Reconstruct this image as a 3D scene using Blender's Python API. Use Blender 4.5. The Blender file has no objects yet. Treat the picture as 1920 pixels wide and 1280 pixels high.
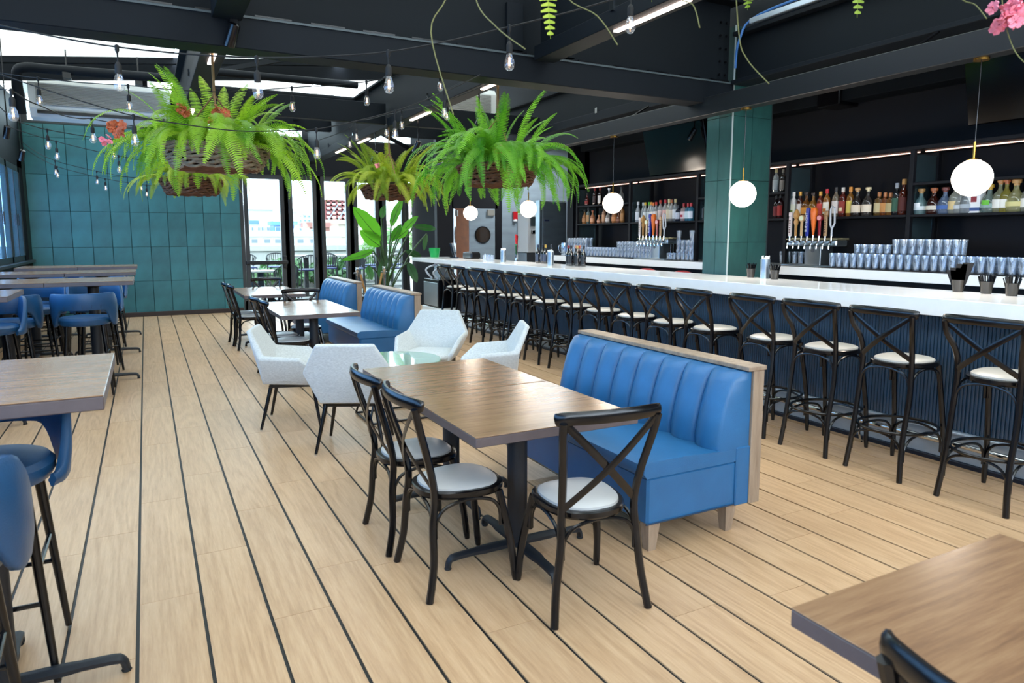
import bpy, math, random
import numpy as np
from mathutils import Vector, Matrix
random.seed(7)
SC = bpy.context.scene
COL = SC.collection
PI = math.pi
# ------------------------------------------------------------------ camera
F, PX, PY, H = 1299., 960., 604., 1.58
_y = np.array([-688.4, 162, -F]); _y /= np.linalg.norm(_y)
_x = np.array([(F*F+162**2)/688.4, 162, -F]); _x /= np.linalg.norm(_x)
_z = np.cross(_x, _y)
RM = np.array([_x, _y, _z])
cd = bpy.data.cameras.new('camera'); cam = bpy.data.objects.new('camera', cd); COL.objects.link(cam)
cam.matrix_world = Matrix([list(RM[0])+[0], list(RM[1])+[0], list(RM[2])+[H], [0, 0, 0, 1]])
cd.sensor_width = 36; cd.lens = F/1920*36; cd.shift_y = -(640-PY)/1920; cd.clip_start = .05; cd.clip_end = 500
cd.dof.use_dof = True; cd.dof.focus_distance = 4.6; cd.dof.aperture_fstop = 4.5
SC.camera = cam
# ------------------------------------------------------------------ world, light, exposure
w = bpy.data.worlds.new('sky'); SC.world = w; w.use_nodes = True
nt = w.node_tree; bg = nt.nodes['Background']
tc = nt.nodes.new('ShaderNodeTexCoord'); mp = nt.nodes.new('ShaderNodeMapping'); mp.inputs['Scale'].default_value = (1.2, 1.2, 3)
nz = nt.nodes.new('ShaderNodeTexNoise'); nz.inputs['Scale'].default_value = 1.6; nz.inputs['Detail'].default_value = 4
rp = nt.nodes.new('ShaderNodeValToRGB')
rp.color_ramp.elements[0].position = .35; rp.color_ramp.elements[0].color = (.66, .82, 1.0, 1)
rp.color_ramp.elements[1].position = .65; rp.color_ramp.elements[1].color = (.84, .93, 1.0, 1)
nt.links.new(tc.outputs['Generated'], mp.inputs[0]); nt.links.new(mp.outputs[0], nz.inputs[0])
nt.links.new(nz.outputs[0], rp.inputs[0]); nt.links.new(rp.outputs[0], bg.inputs[0])
bg.inputs[1].default_value = 6.6
SC.view_settings.view_transform = 'Standard'; SC.view_settings.look = 'None'
SC.view_settings.gamma = 1; SC.view_settings.use_curve_mapping = False
SC.view_settings.exposure = 0.79
def sun(name, e, rot, ang, col=(1, 1, 1)):
    l = bpy.data.lights.new(name, 'SUN'); l.energy = e; l.angle = ang; l.color = col
    o = bpy.data.objects.new(name, l); o.rotation_euler = rot; COL.objects.link(o); return o
sun('hazy_sun', .35, (math.radians(28), math.radians(-14), 0), math.radians(25), (1, .96, .9))

def ray(x, y): return RM @ np.array([x-PX, -(y-PY), -F])
def at(x, y, z=None, X=None, Y=None):
    d = ray(x, y)
    t = (z-H)/d[2] if z is not None else (X/d[0] if X is not None else Y/d[1])
    return Vector((d[0]*t, d[1]*t, H+d[2]*t))
def atd(x, y, dep):
    d = RM @ np.array([(x-PX)/F*dep, -(y-PY)/F*dep, -dep]); return Vector((d[0], d[1], d[2]+H))
# ------------------------------------------------------------------ materials
def lin(h):
    if isinstance(h, tuple): return h
    h = h.lstrip('#'); c = [int(h[i:i+2], 16)/255 for i in (0, 2, 4)]
    return tuple((v/12.92 if v <= .04045 else ((v+.055)/1.055)**2.4) for v in c)
MATS = {}
def mat(name, color, rough=.5, metal=0, spec=.5, emit=0, bump=0, bscale=60, var=0, vscale=8, sheen=0, stretch=None, coat=0, obj_var=0):
    if name in MATS: return MATS[name]
    m = bpy.data.materials.new(name); m.use_nodes = True; n = m.node_tree; b = n.nodes['Principled BSDF']
    c = lin(color)
    b.inputs['Base Color'].default_value = (*c, 1); b.inputs['Roughness'].default_value = rough
    b.inputs['Metallic'].default_value = metal; b.inputs['Specular IOR Level'].default_value = spec
    if coat: b.inputs['Coat Weight'].default_value = coat; b.inputs['Coat Roughness'].default_value = .08
    if sheen: b.inputs['Sheen Weight'].default_value = sheen
    if emit: b.inputs['Emission Color'].default_value = (*c, 1); b.inputs['Emission Strength'].default_value = emit
    co = n.nodes.new('ShaderNodeTexCoord'); src = co.outputs['Object']
    if stretch:
        mp = n.nodes.new('ShaderNodeMapping'); mp.inputs['Scale'].default_value = stretch
        n.links.new(src, mp.inputs[0]); src = mp.outputs[0]
    last = None
    if var:
        nz = n.nodes.new('ShaderNodeTexNoise'); nz.inputs['Scale'].default_value = vscale; nz.inputs['Detail'].default_value = 5
        n.links.new(src, nz.inputs[0])
        r = n.nodes.new('ShaderNodeMapRange'); r.inputs[1].default_value = .3; r.inputs[2].default_value = .7
        r.inputs[3].default_value = 1-var; r.inputs[4].default_value = 1+var
        n.links.new(nz.outputs[0], r.inputs[0])
        hs = n.nodes.new('ShaderNodeHueSaturation'); hs.inputs['Color'].default_value = (*c, 1)
        last = r.outputs[0]
        if obj_var:
            oi = n.nodes.new('ShaderNodeObjectInfo'); r2 = n.nodes.new('ShaderNodeMapRange')
            r2.inputs[3].default_value = 1-obj_var; r2.inputs[4].default_value = 1+obj_var
            n.links.new(oi.outputs['Random'], r2.inputs[0])
            mu = n.nodes.new('ShaderNodeMath'); mu.operation = 'MULTIPLY'
            n.links.new(last, mu.inputs[0]); n.links.new(r2.outputs[0], mu.inputs[1]); last = mu.outputs[0]
        n.links.new(last, hs.inputs['Value']); n.links.new(hs.outputs[0], b.inputs['Base Color'])
    if bump:
        nb = n.nodes.new('ShaderNodeTexNoise'); nb.inputs['Scale'].default_value = bscale; nb.inputs['Detail'].default_value = 3
        n.links.new(src, nb.inputs[0]); bm = n.nodes.new('ShaderNodeBump'); bm.inputs['Strength'].default_value = bump
        bm.inputs['Distance'].default_value = .01
        n.links.new(nb.outputs[0], bm.inputs['Height']); n.links.new(bm.outputs[0], b.inputs['Normal'])
    MATS[name] = m; return m
def wood(name, c1, c2, c3, rough, sc=(6, .9, 6), world=True, rings=.5, gscale=1.0, var=.07):
    m = bpy.data.materials.new(name); m.use_nodes = True; n = m.node_tree; L = n.links; b = n.nodes['Principled BSDF']
    b.inputs['Roughness'].default_value = rough
    g = n.nodes.new('ShaderNodeNewGeometry'); co = n.nodes.new('ShaderNodeTexCoord'); oi = n.nodes.new('ShaderNodeObjectInfo')
    add = n.nodes.new('ShaderNodeMath'); add.operation = 'ADD'; L.new(oi.outputs['Random'], add.inputs[0]); L.new(g.outputs['Random Per Island'], add.inputs[1])
    mul = n.nodes.new('ShaderNodeMath'); mul.operation = 'MULTIPLY'; mul.inputs[1].default_value = 37.7; L.new(add.outputs[0], mul.inputs[0])
    comb = n.nodes.new('ShaderNodeCombineXYZ'); L.new(mul.outputs[0], comb.inputs[0]); L.new(mul.outputs[0], comb.inputs[2])
    va = n.nodes.new('ShaderNodeVectorMath'); L.new(g.outputs['Position'] if world else co.outputs['Object'], va.inputs[0]); L.new(comb.outputs[0], va.inputs[1])
    mp = n.nodes.new('ShaderNodeMapping'); mp.inputs['Scale'].default_value = sc; L.new(va.outputs[0], mp.inputs[0])
    n1 = n.nodes.new('ShaderNodeTexNoise'); n1.inputs['Scale'].default_value = 1.0*gscale; n1.inputs['Detail'].default_value = 2; n1.inputs['Distortion'].default_value = .3
    mp2 = n.nodes.new('ShaderNodeMapping'); mp2.inputs['Scale'].default_value = tuple(q*.22 for q in sc); L.new(va.outputs[0], mp2.inputs[0])
    L.new(mp2.outputs[0], n1.inputs[0])
    # ring lines from contour of the smooth noise
    k = n.nodes.new('ShaderNodeMath'); k.operation = 'MULTIPLY'; k.inputs[1].default_value = 60; L.new(n1.outputs[0], k.inputs[0])
    sn = n.nodes.new('ShaderNodeMath'); sn.operation = 'SINE'; L.new(k.outputs[0], sn.inputs[0])
    n2 = n.nodes.new('ShaderNodeTexNoise'); n2.inputs['Scale'].default_value = 3.2*gscale; n2.inputs['Detail'].default_value = 6; n2.inputs['Roughness'].default_value = .7
    L.new(mp.outputs[0], n2.inputs[0])
    mx = n.nodes.new('ShaderNodeMath'); mx.operation = 'MULTIPLY_ADD'; mx.inputs[1].default_value = rings*.22; L.new(sn.outputs[0], mx.inputs[0]); L.new(n2.outputs[0], mx.inputs[2])
    r = n.nodes.new('ShaderNodeValToRGB'); e = r.color_ramp.elements
    e[0].position = .22; e[0].color = (*lin(c1), 1); e[1].position = .8; e[1].color = (*lin(c3), 1)
    q = e.new(.5); q.color = (*lin(c2), 1)
    L.new(mx.outputs[0], r.inputs[0])
    n3 = n.nodes.new('ShaderNodeMath'); n3.operation = 'MULTIPLY'; n3.inputs[1].default_value = 7.31; L.new(add.outputs[0], n3.inputs[0])
    fr = n.nodes.new('ShaderNodeMath'); fr.operation = 'FRACT'; L.new(n3.outputs[0], fr.inputs[0])
    mr = n.nodes.new('ShaderNodeMapRange'); mr.inputs[3].default_value = 1-var; mr.inputs[4].default_value = 1+var; L.new(fr.outputs[0], mr.inputs[0])
    hs = n.nodes.new('ShaderNodeHueSaturation'); L.new(r.outputs[0], hs.inputs['Color']); L.new(mr.outputs[0], hs.inputs['Value'])
    L.new(hs.outputs[0], b.inputs['Base Color'])
    bm = n.nodes.new('ShaderNodeBump'); bm.inputs['Strength'].default_value = .08; bm.inputs['Distance'].default_value = .004
    L.new(n2.outputs[0], bm.inputs['Height']); L.new(bm.outputs[0], b.inputs['Normal'])
    MATS[name] = m; return m
def glassy(name, color, opaque=.1, gloss=.12, body=None, rough=.03):
    """cheap clear glass: tinted transparency + reflections + a little body colour"""
    m = bpy.data.materials.new(name); m.use_nodes = True; n = m.node_tree; L = n.links
    for q in list(n.nodes):
        if q.type != 'OUTPUT_MATERIAL': n.nodes.remove(q)
    out = [q for q in n.nodes if q.type == 'OUTPUT_MATERIAL'][0]
    t = n.nodes.new('ShaderNodeBsdfTransparent'); t.inputs[0].default_value = (*lin(color), 1)
    p = n.nodes.new('ShaderNodeBsdfPrincipled'); p.inputs['Base Color'].default_value = (*lin(body or color), 1); p.inputs['Roughness'].default_value = .15
    g = n.nodes.new('ShaderNodeBsdfGlossy'); g.inputs['Roughness'].default_value = rough; g.inputs[0].default_value = (.95, .97, 1, 1)
    m1 = n.nodes.new('ShaderNodeMixShader'); m1.inputs[0].default_value = opaque; L.new(t.outputs[0], m1.inputs[1]); L.new(p.outputs[0], m1.inputs[2])
    lw = n.nodes.new('ShaderNodeLayerWeight'); lw.inputs[0].default_value = .5
    pw = n.nodes.new('ShaderNodeMath'); pw.operation = 'POWER'; pw.inputs[1].default_value = 4; L.new(lw.outputs['Facing'], pw.inputs[0])
    ma = n.nodes.new('ShaderNodeMath'); ma.operation = 'MULTIPLY_ADD'; ma.inputs[1].default_value = .5; ma.inputs[2].default_value = gloss*.35; L.new(pw.outputs[0], ma.inputs[0])
    m2 = n.nodes.new('ShaderNodeMixShader'); L.new(ma.outputs[0], m2.inputs[0]); L.new(m1.outputs[0], m2.inputs[1]); L.new(g.outputs[0], m2.inputs[2])
    L.new(m2.outputs[0], out.inputs[0]); MATS[name] = m; return m
def leafy(name, c1, c2, tr=.35, scale=5):
    m = bpy.data.materials.new(name); m.use_nodes = True; n = m.node_tree; L = n.links; b = n.nodes['Principled BSDF']
    out = [q for q in n.nodes if q.type == 'OUTPUT_MATERIAL'][0]
    oi = n.nodes.new('ShaderNodeObjectInfo'); g = n.nodes.new('ShaderNodeNewGeometry')
    nz = n.nodes.new('ShaderNodeTexNoise'); nz.inputs['Scale'].default_value = scale; L.new(g.outputs['Position'], nz.inputs[0])
    ad = n.nodes.new('ShaderNodeMath'); ad.operation = 'MULTIPLY_ADD'; ad.inputs[1].default_value = .6; L.new(oi.outputs['Random'], ad.inputs[0]); L.new(nz.outputs[0], ad.inputs[2])
    r = n.nodes.new('ShaderNodeValToRGB'); e = r.color_ramp.elements; e[0].position = .35; e[0].color = (*lin(c1), 1); e[1].position = 1.0; e[1].color = (*lin(c2), 1)
    L.new(ad.outputs[0], r.inputs[0]); L.new(r.outputs[0], b.inputs['Base Color']); b.inputs['Roughness'].default_value = .45
    tl = n.nodes.new('ShaderNodeBsdfTranslucent'); L.new(r.outputs[0], tl.inputs[0])
    mx = n.nodes.new('ShaderNodeMixShader'); mx.inputs[0].default_value = tr; L.new(b.outputs[0], mx.inputs[1]); L.new(tl.outputs[0], mx.inputs[2]); L.new(mx.outputs[0], out.inputs[0])
    MATS[name] = m; return m
M_floor = wood('oak_plank', '#b08b66', '#c39d77', '#d1ad86', .40, sc=(24, 1.6, 24), rings=.42, var=.05)
M_top = wood('brown_table_wood', '#6f523c', '#866549', '#957556', .24, sc=(1.6, 24, 24), rings=.4, var=.09)
M_top.node_tree.nodes['Principled BSDF'].inputs['Coat Weight'].default_value = .08; M_top.node_tree.nodes['Principled BSDF'].inputs['Coat Roughness'].default_value = .18
M_edge = mat('table_edge_grey', '#5e5354', .4, var=.08, vscale=30)
M_black = mat('black_lacquer', '#08080b', .24, spec=.5)
M_iron = mat('black_iron', '#191c22', .5, bump=.1, bscale=200)
M_pad = mat('grey_vinyl_pad', '#b9b6b2', .35, var=.04, bump=.05, bscale=150)
M_pad2 = mat('cream_vinyl_pad', '#c9bfb2', .38, var=.04, bump=.05, bscale=150)
M_blue = mat('blue_leather', '#25608f', .36, var=.10, vscale=5, bump=.12, bscale=220)
M_blues = mat('stool_blue_leather', '#1b4a74', .36, var=.10, vscale=5, bump=.12, bscale=220)
M_blued = mat('blue_leather_stitch', '#12324f', .5)
M_ash = wood('washed_ash', '#7d6855', '#9b8570', '#b29c86', .5, sc=(9, 9, 1), rings=.2, world=False)
M_steel = mat('beam_paint', '#0a1016', .62, spec=.18, var=.12, vscale=1.5, bump=.03, bscale=20)
M_steel2 = mat('beam_web_paint', '#090f14', .65, spec=.18, var=.1, vscale=2)
M_dark = mat('dark_wall_paint', '#101218', .65, spec=.25, var=.08, vscale=1.2)
M_ceil = mat('dark_ceiling_paint', '#111316', .8, spec=.08)
M_frame = mat('window_frame_metal', '#2b2e31', .4)
M_tile = mat('teal_tile', '#2a666a', .38, var=.22, vscale=3.0, obj_var=.12, bump=.03, bscale=9)
M_grout = mat('dark_grout', '#12302f', .8)
M_tilec = mat('column_teal_tile', '#244f4c', .42, var=.16, vscale=3.0, obj_var=.08)
M_quartz = mat('white_quartz', '#f3f3f1', .12, var=.02, spec=.6)
M_stain = mat('stainless_steel', '#a9b2b8', .28, metal=.9, bump=.03, bscale=6, stretch=(1, 1, 60))
M_stain3 = mat('fridge_steel', '#5d6a72', .4, metal=.3, var=.12, vscale=1.5, stretch=(1, 1, 6))
M_stain2 = mat('brushed_steel_panel', '#8d9ca6', .42, metal=.12, var=.12, vscale=1.5, stretch=(1, 1, 6))
M_chrome = mat('chrome', '#d8dde0', .08, metal=1)
M_brass = mat('brass', '#b98a3e', .25, metal=.9)
M_flute = mat('navy_fluted_tile', '#1d3a50', .25, var=.3, vscale=2.5, obj_var=.15, coat=.4)
M_kick = mat('steel_kick_plate', '#a9b6c2', .3, metal=.35, var=.1)
M_globe = mat('lit_opal_globe', '#fff2e2', .3, emit=4)
M_led = mat('led_strip', '#ffe6d6', .3, emit=6)
M_ledw = mat('warm_led_line', '#ffcdb8', .3, emit=1.3)
M_fil = mat('filament', '#ffc58a', .3, emit=6)
M_bulb = glassy('clear_bulb_glass', '#f4f6f8', .06, .25)
M_pane = glassy('window_pane', '#eef6f6', .0, .08)
M_roofp = glassy('roof_glass', '#c0bfb9', .03, .1)
M_winblue = glassy('tinted_window_pane', '#b4d2ec', .06, .2, body='#a4c4dc')
M_shelfg = glassy('shelf_side_glass', '#9fb4b8', .4, .2, body='#4c6066')
M_tumbler = glassy('tumbler_glass', '#eef4fa', .11, .6, body='#e6f0fc')
M_greeng = glassy('pale_green_glass', '#b5d6c2', .7, .2, body='#a8ccb4')
M_fabric = mat('grey_tweed', '#c6c8c6', .95, var=.13, vscale=60, bump=.3, bscale=250, sheen=.3, stretch=(1, 1, 2.5))
M_wick = mat('weathered_willow', '#8e7a66', .8, var=.35, vscale=18)
M_wickd = mat('brown_willow', '#6a4530', .8, var=.35, vscale=18)
M_soil = mat('dark_coir', '#2c1f15', 1)
M_rope = mat('manila_rope', '#a98250', .9, bump=.6, bscale=200)
M_jute = mat('jute_cord', '#8a6a45', .9)
M_fern = leafy('fern_green', '#58941a', '#a8d032', .45)
M_fern2 = leafy('fern_yellow_green', '#6f9a18', '#b4c435', .45)
M_fern3 = leafy('fern_deep_green', '#42921a', '#88c834', .45)
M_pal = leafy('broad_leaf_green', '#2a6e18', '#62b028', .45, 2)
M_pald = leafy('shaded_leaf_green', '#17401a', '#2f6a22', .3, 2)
M_stem = mat('green_stem', '#2f4a20', .6)
M_flow = mat('pink_flower', '#f58c9c', .6, var=.2, vscale=40)
M_flow2 = mat('coral_leaf_flower', '#c9683f', .6, var=.3, vscale=30)
M_wcab = mat('white_enamel', '#d9dcda', .4)
M_slat = mat('grey_grille', '#9a9994', .6, var=.06, vscale=40)
M_rubber = mat('black_rubber', '#0c0c0d', .7)
M_base = mat('dark_walnut_base', '#2a1b17', .4)
M_red = mat('red_enamel', '#b01822', .35)
M_green = mat('green_plastic', '#0e9a48', .35)
M_white = mat('white_plastic', '#eef0f0', .4)
M_scr = mat('screen_black', '#090a0d', .12)
M_brown = mat('passage_brown_wood', '#7a4317', .5, var=.15)  # brown base colour with slight noise in its value
M_deck = mat('patio_paving', '#74726f', .8, var=.08)
M_conc = mat('pale_concrete', '#a09e9a', .9, var=.04)
M_navyp = mat('navy_resin', '#1a2458', .5)
M_out = mat('charcoal_outdoor_weave', '#15171c', .7)
# ------------------------------------------------------------------ mesh helper
class MB:
    def __init__(s): s.v = []; s.f = []; s.mi = []
    def add(s, v, f, mi=0):
        o = len(s.v); s.v += [tuple(p) for p in v]; s.f += [tuple(i+o for i in q) for q in f]; s.mi += [mi]*len(f); return s
    def box(s, x0, y0, z0, x1, y1, z1, b=0, mi=0):
        if not b:
            v = [(x, y, z) for x in (x0, x1) for y in (y0, y1) for z in (z0, z1)]
            return s.add(v, [(0, 1, 3, 2), (4, 6, 7, 5), (0, 4, 5, 1), (2, 3, 7, 6), (0, 2, 6, 4), (1, 5, 7, 3)], mi)
        X = (x0, x1); Y = (y0, y1); Z = (z0, z1); v = []; idx = {}
        for i in (0, 1):
            for j in (0, 1):
                for k in (0, 1):
                    sx, sy, sz = (b if i == 0 else -b), (b if j == 0 else -b), (b if k == 0 else -b)
                    idx[i, j, k] = len(v)
                    v += [(X[i], Y[j]+sy, Z[k]+sz), (X[i]+sx, Y[j], Z[k]+sz), (X[i]+sx, Y[j]+sy, Z[k])]
        I = lambda i, j, k, a: idx[i, j, k]+a
        f = []
        for i in (0, 1):
            q = [I(i, 0, 0, 0), I(i, 1, 0, 0), I(i, 1, 1, 0), I(i, 0, 1, 0)]; f.append(q if i else q[::-1])
            q = [I(0, i, 0, 1), I(1, i, 0, 1), I(1, i, 1, 1), I(0, i, 1, 1)]; f.append(q[::-1] if i else q)
            q = [I(0, 0, i, 2), I(1, 0, i, 2), I(1, 1, i, 2), I(0, 1, i, 2)]; f.append(q if i else q[::-1])
        for a in (0, 1):
            for c in (0, 1):
                q = [I(a, c, 0, 0), I(a, c, 1, 0), I(a, c, 1, 1), I(a, c, 0, 1)]; f.append(q if a == c else q[::-1])
                q = [I(a, 0, c, 0), I(a, 0, c, 2), I(a, 1, c, 2), I(a, 1, c, 0)]; f.append(q if a == c else q[::-1])
                q = [I(0, a, c, 1), I(1, a, c, 1), I(1, a, c, 2), I(0, a, c, 2)]; f.append(q if a == c else q[::-1])
        for i in (0, 1):
            for j in (0, 1):
                for k in (0, 1):
                    q = [I(i, j, k, 0), I(i, j, k, 1), I(i, j, k, 2)]; f.append(q if (i+j+k) % 2 else q[::-1])
        return s.add(v, f, mi)
    def tube(s, pts, r, n=8, up=None, mi=0, cap=True, closed=False):
        P = [Vector(p) for p in pts]; m = len(P); V = []; N = None
        for i, p in enumerate(P):
            if closed: t = P[(i+1) % m]-P[i-1]
            else: t = P[min(i+1, m-1)]-P[max(i-1, 0)]
            t.normalize()
            if up is not None: u = Vector(up)
            elif N is None: u = Vector((0, 0, 1)) if abs(t.z) < .9 else Vector((1, 0, 0))
            else: u = N
            u = u-t*u.dot(t)
            if u.length < 1e-6: u = t.orthogonal()
            u.normalize(); N = u; q = t.cross(u)
            rr = r[i] if isinstance(r, list) else r
            ra, rb = rr if isinstance(rr, tuple) else (rr, rr)
            for k in range(n):
                a = 2*PI*(k+.5)/n; V.append(p+u*(math.cos(a)*ra)+q*(math.sin(a)*rb))
        f = []
        for i in range(m if closed else m-1):
            for k in range(n):
                a = i*n+k; b = i*n+(k+1) % n; i2 = (i+1) % m; f.append((a, b, i2*n+(k+1) % n, i2*n+k))
        if cap and not closed: f.append(tuple(range(n))[::-1]); f.append(tuple(range((m-1)*n, m*n)))
        return s.add(V, f, mi)
    def lathe(s, prof, n=16, c=(0, 0, 0), mi=0):
        V = []; cx, cy, cz = c
        for r, z in prof:
            for k in range(n): a = 2*PI*k/n; V.append((cx+r*math.cos(a), cy+r*math.sin(a), cz+z))
        f = []
        for i in range(len(prof)-1):
            for k in range(n): a = i*n+k; b = i*n+(k+1) % n; f.append((a, b, b+n, a+n))
        if prof[0][0] > 1e-5: f.append(tuple(range(n))[::-1])
        if prof[-1][0] > 1e-5: f.append(tuple(range((len(prof)-1)*n, len(prof)*n)))
        return s.add(V, f, mi)
    def loft(s, rings, cap=True, mi=0, closed=True):
        n = len(rings[0]); V = [p for r in rings for p in r]; f = []
        for i in range(len(rings)-1):
            for k in range(n if closed else n-1): a = i*n+k; b = i*n+(k+1) % n; f.append((a, b, b+n, a+n))
        if cap and closed: f.append(tuple(range(n))[::-1]); f.append(tuple(range((len(rings)-1)*n, len(rings)*n)))
        return s.add(V, f, mi)
    def mesh(s, name, mats, smooth=True, ang=38):
        me = bpy.data.meshes.new(name); me.from_pydata(s.v, [], s.f)
        for m in (mats if isinstance(mats, (list, tuple)) else [mats]): me.materials.append(m)
        if any(s.mi): me.polygons.foreach_set('material_index', s.mi)
        if smooth:
            me.polygons.foreach_set('use_smooth', [True]*len(s.f)); me.set_sharp_from_angle(angle=math.radians(ang))
        me.update(); return me
def ob(name, mb, mats=None, parent=None, loc=None, rz=0, smooth=True, ang=38, label=None):
    me = mb if isinstance(mb, bpy.types.Mesh) else mb.mesh(name, mats, smooth, ang)
    o = bpy.data.objects.new(name, me); COL.objects.link(o)
    if parent: o.parent = parent
    if loc is not None: o.location = loc
    if rz: o.rotation_euler = (0, 0, rz)
    if label: o['label'] = label
    return o
def tag(o, label, cat, group=None, kind=None):
    o['label'] = label; o['category'] = cat
    if group: o['group'] = group
    if kind: o['kind'] = kind
    return o
def thing(name, label, cat, loc=(0, 0, 0), rz=0, group=None):
    o = bpy.data.objects.new(name, None); o.empty_display_size = .1; COL.objects.link(o)
    o.location = loc; o.rotation_euler = (0, 0, rz); return tag(o, label, cat, group)
def structure(name, mb, m, label=None, cat='structure', parent=None):
    o = ob(name, mb, m, parent, smooth=False); o['kind'] = 'structure'
    if label: o['label'] = label
    o['category'] = cat
    return o
KIDS = {}
def dup(root, loc, rz=None, label=None, group=None, scale=None):
    def cp(o, par):
        c = o.copy(); COL.objects.link(c)
        if par: c.parent = par
        for ch in list(o.children):
            cp(ch, c)
        return c
    r = cp(root, None); r.location = loc
    if rz is not None: r.rotation_euler = (0, 0, rz)
    if label: r['label'] = label
    if group: r['group'] = group
    if scale: r.scale = scale
    return r
def cat(pts, n=5, closed=False):
    P = [Vector(p) for p in pts]; out = []; m = len(P)
    for i in range(m if closed else m-1):
        g = (lambda k: P[k % m]) if closed else (lambda k: P[min(max(k, 0), m-1)])
        p0, p1, p2, p3 = g(i-1), g(i), g(i+1), g(i+2)
        for j in range(n):
            t = j/n
            out.append(.5*((2*p1)+(p2-p0)*t+(2*p0-5*p1+4*p2-p3)*t*t+(3*p1-p0-3*p2+p3)*t**3))
    if not closed: out.append(P[-1])
    return out
D = math.radians
# ================================================================== SETTING
GAP = .2465; X0 = -.116
fl = structure('floor', MB().box(-2.0, -3.2, -.10, 8.9, 15.6, -.006), mat('black_seam', '#0b0c0d', .5), 'oak look deck boards with thin black seams running to the far wall', 'floor')
known = {0: 3.24, -1: 4.10, 1: 3.64, 2: 2.85, 3: 4.50, 12: 2.39, 14: 2.51}
L = 1.285
cand = []
for k in range(-8, 36):
    off = known.get(k, random.uniform(0, L)); y = off-math.floor((off+3.2)/L)*L
    if y > -3.2: y -= L
    while y < 15.6:
        a = max(y, -3.15); b = min(y+L, 15.42)
        xa = X0+k*GAP; vis = True
        if b-a > .05:
            c = RM.T @ np.array([xa+.12, (a+b)/2, -H])
            u = PX-F*c[0]/c[2] if c[2] < -.2 else -9999; v = PY+F*c[1]/c[2]*1 if c[2] < -.2 else 9999
            area = 0
            if c[2] < -.3 and -150 < u < 2070 and v < 1400 and xa < 4.9: area = 1/c[2]**2
            cand.append((area, xa, a, b))
        y += L
cand.sort(reverse=True)
pm = MB(); pm.box(-.1165, -.5, -.012, .1165, .5, 0); pme = pm.mesh('plank', M_floor, False)
rest = MB()
for i, (ar, xa, a, b) in enumerate(cand):
    if i < 300 and ar > 0:
        o = ob('plank', pme, parent=fl, loc=(xa+GAP/2, (a+b)/2, 0)); o.scale = (1, (b-a-.0025), 1)
    elif xa < 8.6: rest.box(xa+.007, a+.001, -.012, xa+GAP-.007, b-.001, 0)
o = ob('planks_beyond', rest, M_floor, fl, smooth=False); o['kind'] = 'stuff'

# far teal wall
wf = structure('wall_far', MB().box(-1.95, 15.42, 0, 1.76, 15.62, 3.62), M_grout, 'teal tiled far wall', 'wall')
tm = MB().box(-.158, -.012, -.331, .158, 0, .331, b=.0025).mesh('tile', M_tile, False)
for i in range(12):
    for j in range(6):
        x = -1.853+i*.3245+.162; z = .03+j*.667+.333
        zz = min(z+.331, 3.6); s = (zz-(z-.331))/.662
        if s <= .05: continue
        o = ob('tile', tm, parent=wf, loc=(min(x, 1.76-.155), 15.42, (z-.331+zz)/2)); o.scale = (1, 1, s)
structure('baseboard_far', MB().box(-1.85, 15.37, 0, 1.75, 15.405, .09, b=.006), M_base, 'dark walnut baseboard under the teal wall', 'baseboard')
# left wall with strip windows
structure('wall_left', MB().box(-2.05, -3.2, 0, -1.9, 15.6, 1.12).box(-2.05, -3.2, 2.78, -1.9, 15.6, 3.1).box(-2.05, 14.9, 1.1, -1.9, 15.6, 2.9), M_dark, 'dark left wall below and above strip windows', 'wall')
structure('trim_1', MB().box(-1.9, -3.0, 1.10, -1.80, 15.40, 1.145, b=.005), M_frame, 'dark window sill ledge along the left wall', 'sill')
for i, y in enumerate([13.7, 12.35, 11.0, 9.65, 8.3, 6.95, 5.6, 4.25, 2.9, 1.55, .2, -1.15, -2.5]):
    wn = structure('window_%d' % (i+1), MB().box(-1.97, y, 1.145, -1.90, y+.07, 2.78).box(-1.97, y+1.28, 1.145, -1.90, y+1.35, 2.78).box(-1.97, y, 1.12, -1.90, y+1.35, 1.24).box(-1.97, y, 2.68, -1.90, y+1.35, 2.78), M_frame, 'steel framed window in the left wall', 'window')
    ob('sash', MB().box(-1.94, y+.07, 1.24, -1.893, y+.12, 2.68).box(-1.94, y+1.23, 1.24, -1.893, y+1.28, 2.68).box(-1.94, y+.62, 1.24, -1.893, y+.68, 2.68), M_frame, wn, smooth=False)
    ob('pane', MB().box(-1.902, y+.12, 1.24, -1.898, y+1.23, 2.68), M_winblue, wn, smooth=False)
    if i < 3: ob('handle', MB().box(-1.885, y+.64, 1.75, -1.865, y+.665, 1.95, b=.004), M_black, wn)
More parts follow.
